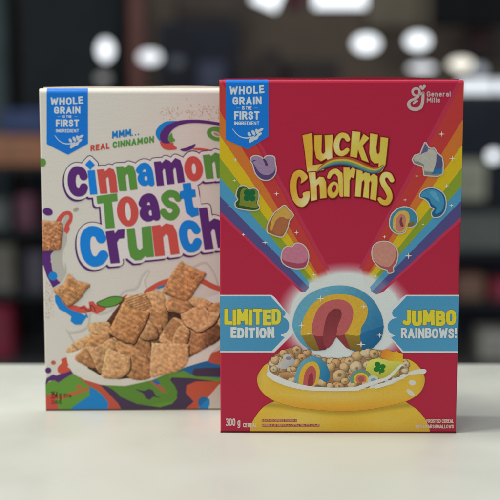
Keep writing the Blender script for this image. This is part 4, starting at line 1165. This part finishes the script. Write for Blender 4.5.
WALL_Y, FLOOR_Z = 6.0, -0.75
tag(box_mesh('floor', -6, 6, -2.0, WALL_Y + 0.1, FLOOR_Z - 0.05, FLOOR_Z, paint('dark_floor', (44, 42, 42), 0.5)), kind='structure')
tag(box_mesh('wall', -6, 6, WALL_Y, WALL_Y + 0.1, FLOOR_Z, 2.6, paint('brown_grey_wall', (74, 65, 57))), kind='structure')


def bg_block(name, part, px0, px1, py0, py1, Y, depth, c, label, cat, group=None, bev=0.01, extra=None):
    """A piece of furniture or a package at distance Y: body plus its own lid, door or cap."""
    x0, z1 = at(px0, py0, Y)
    x1, z0 = at(px1, py1, Y)
    z0 = max(z0, FLOOR_Z)
    root = empty(name, ((x0 + x1) / 2, Y + depth / 2, z0))
    w, hh = (x1 - x0) / 2, z1 - z0
    m = paint(name + '_' + part + '_finish', c)
    box_mesh(part, -w, w, -depth / 2, depth / 2, 0, hh, m, root, bev)
    if extra:
        en, f0, f1, inset, ec = extra
        box_mesh(en, -w * inset, w * inset, -depth / 2 - 0.008, -depth / 2 - 0.002, hh * f0, hh * f1, paint(name + '_' + en + '_finish', ec), root, 0.002)
    tag(root, label, cat, group)
    return root


bg_block('pillar', 'shaft', -60, 20, -60, 600, 5.0, 0.3, (46, 54, 56), 'slate grey pillar out of focus at the far left edge', 'pillar', extra=('base_plinth', 0.0, 0.08, 1.0, (30, 34, 36)))
bg_block('tall_cabinet', 'carcass', 18, 128, -60, 600, 5.0, 0.5, (17, 21, 23), 'tall black cabinet out of focus above the off-white box', 'cabinet', extra=('door', 0.05, 0.97, 0.94, (20, 24, 27)))
bg_block('pillar', 'shaft', 127, 150, -60, 600, 4.6, 0.12, (70, 46, 43), 'reddish brown post blurred beside the leftmost round lamp', 'pillar', extra=('base_plinth', 0.0, 0.08, 1.0, (30, 26, 26)))
bg_block('cabinet', 'carcass', 158, 240, 22, 600, 4.9, 0.5, (27, 29, 36), 'dark blue-black cabinet blurred above the gap between both boxes', 'cabinet', extra=('door', 0.05, 0.97, 0.94, (24, 26, 33)))
bg_block('cabinet', 'carcass', 236, 335, 60, 600, 4.4, 0.4, (32, 28, 28), 'low dark brown cabinet blurred just above the red box', 'cabinet', extra=('door', 0.05, 0.97, 0.94, (30, 26, 26)))
bg_block('wall_cupboard', 'carcass', 368, 432, -50, 28, 5.3, 0.3, (84, 77, 67), 'taupe wall cupboard blurred above the round lamps at the top', 'cupboard', extra=('door', 0.05, 0.95, 0.92, (82, 75, 65)))
bg_block('screen', 'housing', 434, 540, -50, 27, 5.0, 0.06, (11, 12, 14), 'black screen hanging blurred in the top right corner', 'screen', extra=('panel', 0.04, 0.96, 0.95, (9, 10, 12)))
bg_block('cabinet', 'carcass', 452, 560, 98, 600, 5.1, 0.5, (30, 33, 40), 'dark navy cabinet blurred to the right of the red box', 'cabinet', extra=('door', 0.05, 0.97, 0.94, (28, 30, 37)))
bg_block('banner_cloth', 'cloth', 286, 303, -40, 10, 4.3, 0.02, (58, 30, 36), 'dark maroon cloth between the two lit panels at the top edge', 'banner', extra=('hem', 0.0, 0.1, 1.0, (48, 26, 30)))


bg_block('wall_panel', 'board', 436, 560, 29, 62, 5.4, 0.05, (62, 54, 49), 'brown panel blurred below the black screen at the right', 'wall panel', extra=('trim', 0.0, 0.12, 1.0, (40, 36, 34)))
bg_block('wall_panel', 'board', 176, 236, -40, 20, 5.4, 0.05, (60, 53, 48), 'dull brown panel blurred at the top left of the slanted lit panel', 'wall panel', extra=('trim', 0.0, 0.12, 1.0, (40, 36, 34)))
bg_block('package', 'body', 198, 226, 62, 92, 4.8, 0.05, (48, 52, 68), 'bluish package blurred in front of the blue-black cabinet', 'package', extra=('front_label', 0.3, 0.8, 0.6, (54, 56, 70)))
bg_block('package', 'body', 262, 280, 50, 92, 4.2, 0.08, (28, 24, 25), 'tall dark package blurred over the badge of the red box', 'package', extra=('front_label', 0.3, 0.8, 0.6, (36, 30, 30)))
bg_block('package', 'body', 468, 492, 20, 58, 5.2, 0.08, (38, 31, 31), 'dark reddish package blurred above the strip lamp', 'package', extra=('front_label', 0.3, 0.8, 0.6, (60, 44, 42)))


def shelving(name, px0, px1, levels, Y, label):
    x0, _ = at(px0, 100, Y)
    x1, _ = at(px1, 100, Y)
    root = empty(name, ((x0 + x1) / 2, Y + 0.15, FLOOR_Z))
    w = (x1 - x0) / 2
    m = paint(name + '_metal', (24, 26, 28))
    top = at(0, levels[0] - 45, Y)[1] - FLOOR_Z
    for s_ in (-1, 1):
        for y in (-0.14, 0.14): box_mesh('post', s_ * w - 0.012, s_ * w + 0.012, y - 0.012, y + 0.012, 0, top, m, root)
    for lv in levels:
        z = at(0, lv, Y)[1] - FLOOR_Z
        box_mesh('shelf', -w + 0.013, w - 0.013, -0.15, 0.15, z - 0.02, z, m, root)
    tag(root, label, 'shelving')


shelving('shelving_unit', -60, 50, (166, 229, 293, 359), 4.6, 'dark shelving unit blurred to the left of the off-white box')
shelving('shelving_unit', 450, 560, (201, 251, 301, 372), 4.6, 'dark shelving unit blurred to the right of the red box')
GB1, GB2 = 'packages on the left shelves', 'packages on the right shelves'
for (a, b_, c_, d_, col, lab, g_) in (
        (-14, 48, 136, 165.5, (112, 76, 56), 'orange brown package on the top left shelf', GB1),
        (2, 46, 110, 134.5, (40, 50, 78), 'dark blue package lying on the orange brown package', GB1),
        (16, 34, 196, 228.5, (72, 44, 56), 'dull magenta package on the second left shelf', GB1),
        (-10, 8, 202, 228.5, (64, 68, 68), 'grey package at the left edge on the second shelf', GB1),
        (-16, 14, 246, 292.5, (72, 70, 64), 'beige grey package on the third left shelf', GB1),
        (24, 46, 252, 292.5, (52, 50, 58), 'greyish purple package on the third left shelf beside the beige one', GB1),
        (-14, 12, 306, 358.5, (84, 26, 38), 'dark red package on the lowest left shelf', GB1),
        (454, 486, 162, 200.5, (104, 106, 94), 'greenish grey package on the top right shelf', GB2),
        (450, 508, 212, 250.5, (62, 65, 64), 'wide grey package on the second right shelf', GB2),
        (456, 484, 276, 300.5, (80, 60, 50), 'brown package on the third right shelf', GB2),
        (493, 515, 282, 300.5, (96, 36, 46), 'red package at the right edge on the third shelf', GB2),
        (481, 510, 332, 371.5, (104, 103, 98), 'pale grey package on the lowest right shelf', GB2)):
    Yp = 4.63
    bg_block('package', 'body', a, b_, c_, d_, Yp, 0.16, col, lab, 'package', g_, bev=0.008, extra=('front_label', 0.25, 0.8, 0.6, tuple(v * .8 + 12 for v in col)))


def glow(name, c, s):
    m = bpy.data.materials.new(name)
    m.use_nodes = True
    nt = m.node_tree
    nt.nodes.remove(nt.nodes['Principled BSDF'])
    e = nt.nodes.new('ShaderNodeEmission')
    e.inputs['Color'].default_value = (*c, 1)
    e.inputs['Strength'].default_value = s
    nt.links.new(e.outputs[0], nt.nodes['Material Output'].inputs['Surface'])
    return m


COOL, WARM = glow('lit_cool_glass', (0.90, 0.95, 1.0), 1.5), glow('lit_warm_glass', (1.0, 0.96, 0.84), 1.2)
DIM = glow('dim_glow', (0.9, 0.9, 0.86), 0.30)
black_metal = paint('black_lamp_metal', (22, 22, 24))


def lathe(name, prof, mat, parent, n=24, sx=1.0):
    V, F = [], []
    for r, z in prof:
        for k in range(n):
            a = 2 * math.pi * k / n
            V.append((r * math.cos(a) * sx, r * math.sin(a), z))
    for i in range(len(prof) - 1):
        for k in range(n):
            F.append((i * n + k, i * n + (k + 1) % n, (i + 1) * n + (k + 1) % n, (i + 1) * n + k))
    F.append(tuple(range(n))[::-1]); F.append(tuple((len(prof) - 1) * n + k for k in range(n)))
    me = bpy.data.meshes.new(name); me.from_pydata(V, [], F); me.materials.append(mat)
    for p in me.polygons: p.use_smooth = True
    o = bpy.data.objects.new(name, me); COL.objects.link(o); o.parent = parent
    return o


def globe_lamp(px, py, w, h_, Y, mat, label, group='round lamps behind the boxes'):
    x, z = at(px, py, Y)
    k = Y / FPX
    root = empty('hanging_lamp', (x, Y, z))
    rw, rh = w * k / 2, h_ * k / 2
    prof = [(max(rw * math.sin(math.pi * (i + .15) / 12.3), 1e-4), -rh * math.cos(math.pi * (i + .15) / 12.3)) for i in range(13)]
    lathe('globe', prof, mat, root)
    lathe('cap', [(rw * .3, rh * 0.985), (rw * .3, rh * 1.2), (rw * .12, rh * 1.35)], black_metal, root, 16)
    lathe('cord', [(0.003, rh * 1.36), (0.003, 2.5 - z)], black_metal, root, 8)
    tag(root, label, 'lamp', group)


def panel_lamp(px0, px1, py0, py1, Y, mat, label, slant=0.0):
    x0, z1 = at(px0, py0, Y)
    x1, z0 = at(px1, py1, Y)
    root = empty('panel_lamp', ((x0 + x1) / 2, Y, (z0 + z1) / 2))
    w, hh = (x1 - x0) / 2, (z1 - z0) / 2
    root.rotation_euler = (0, slant, 0)
    box_mesh('frame', -w - .006, w + .006, 0.0, 0.03, -hh - .006, hh + .006, black_metal, root)
    box_mesh('diffuser', -w, w, -0.012, -0.002, -hh, hh, mat, root, 0.004)
    tag(root, label, 'lamp', 'rectangular lamps behind the boxes')


globe_lamp(105.5, 50, 15, 21, 4.2, COOL, 'upright oval lamp shining above the off-white box, leftmost lamp')
globe_lamp(150, 57, 22, 13, 4.2, glow('lit_pale_glass', (0.9, 0.94, 1.0), 1.2), 'wide oval lamp just right of the leftmost lamp')
globe_lamp(103, 78, 14, 8, 4.3, DIM, 'dim grey glow directly under the leftmost oval lamp')  # weak glow below the oval lamp, added as a dim emissive globe
globe_lamp(177, 62, 14, 10, 4.5, glow('faint_blue_halo', (0.75, 0.8, 1.0), 0.10), 'faint bluish halo of light right of the wide oval lamp')  # halo beside the wide lamp, shaped as a faintly emitting globe
globe_lamp(366.5, 43.5, 26, 17, 4.2, COOL, 'wide oval lamp above the title of the red box')
globe_lamp(418, 41, 24, 16, 4.2, COOL, 'upper of two lamps stacked above the emblem of the red box')
globe_lamp(422, 68, 27, 8, 4.3, glow('lit_soft_glass', (0.92, 0.95, 1.0), 1.0), 'flat lower lamp of the two stacked above the emblem of the red box')
globe_lamp(461, 64, 24, 12, 4.2, WARM, 'yellowish lamp above the top right corner of the red box')
globe_lamp(493.5, 156, 12, 12, 3.9, COOL, 'small round lamp at the right edge beside the red box')
globe_lamp(480, 70, 12, 11, 4.6, glow('lit_blue_grey_glass', (0.8, 0.88, 1.0), 0.45), 'pale lamp overlapping the yellowish lamp from behind')
panel_lamp(458, 520, 80, 93, 4.25, glow('lit_strip', (0.88, 0.94, 1.0), 1.0), 'long white strip lamp right of the top corner of the red box')
panel_lamp(254, 281, -16, 7, 4.2, COOL, 'slanted lit panel at the top edge above the gap between the boxes', slant=0.4)
panel_lamp(314, 366, -20, 8, 4.2, COOL, 'wide lit panel at the top edge above the red box')
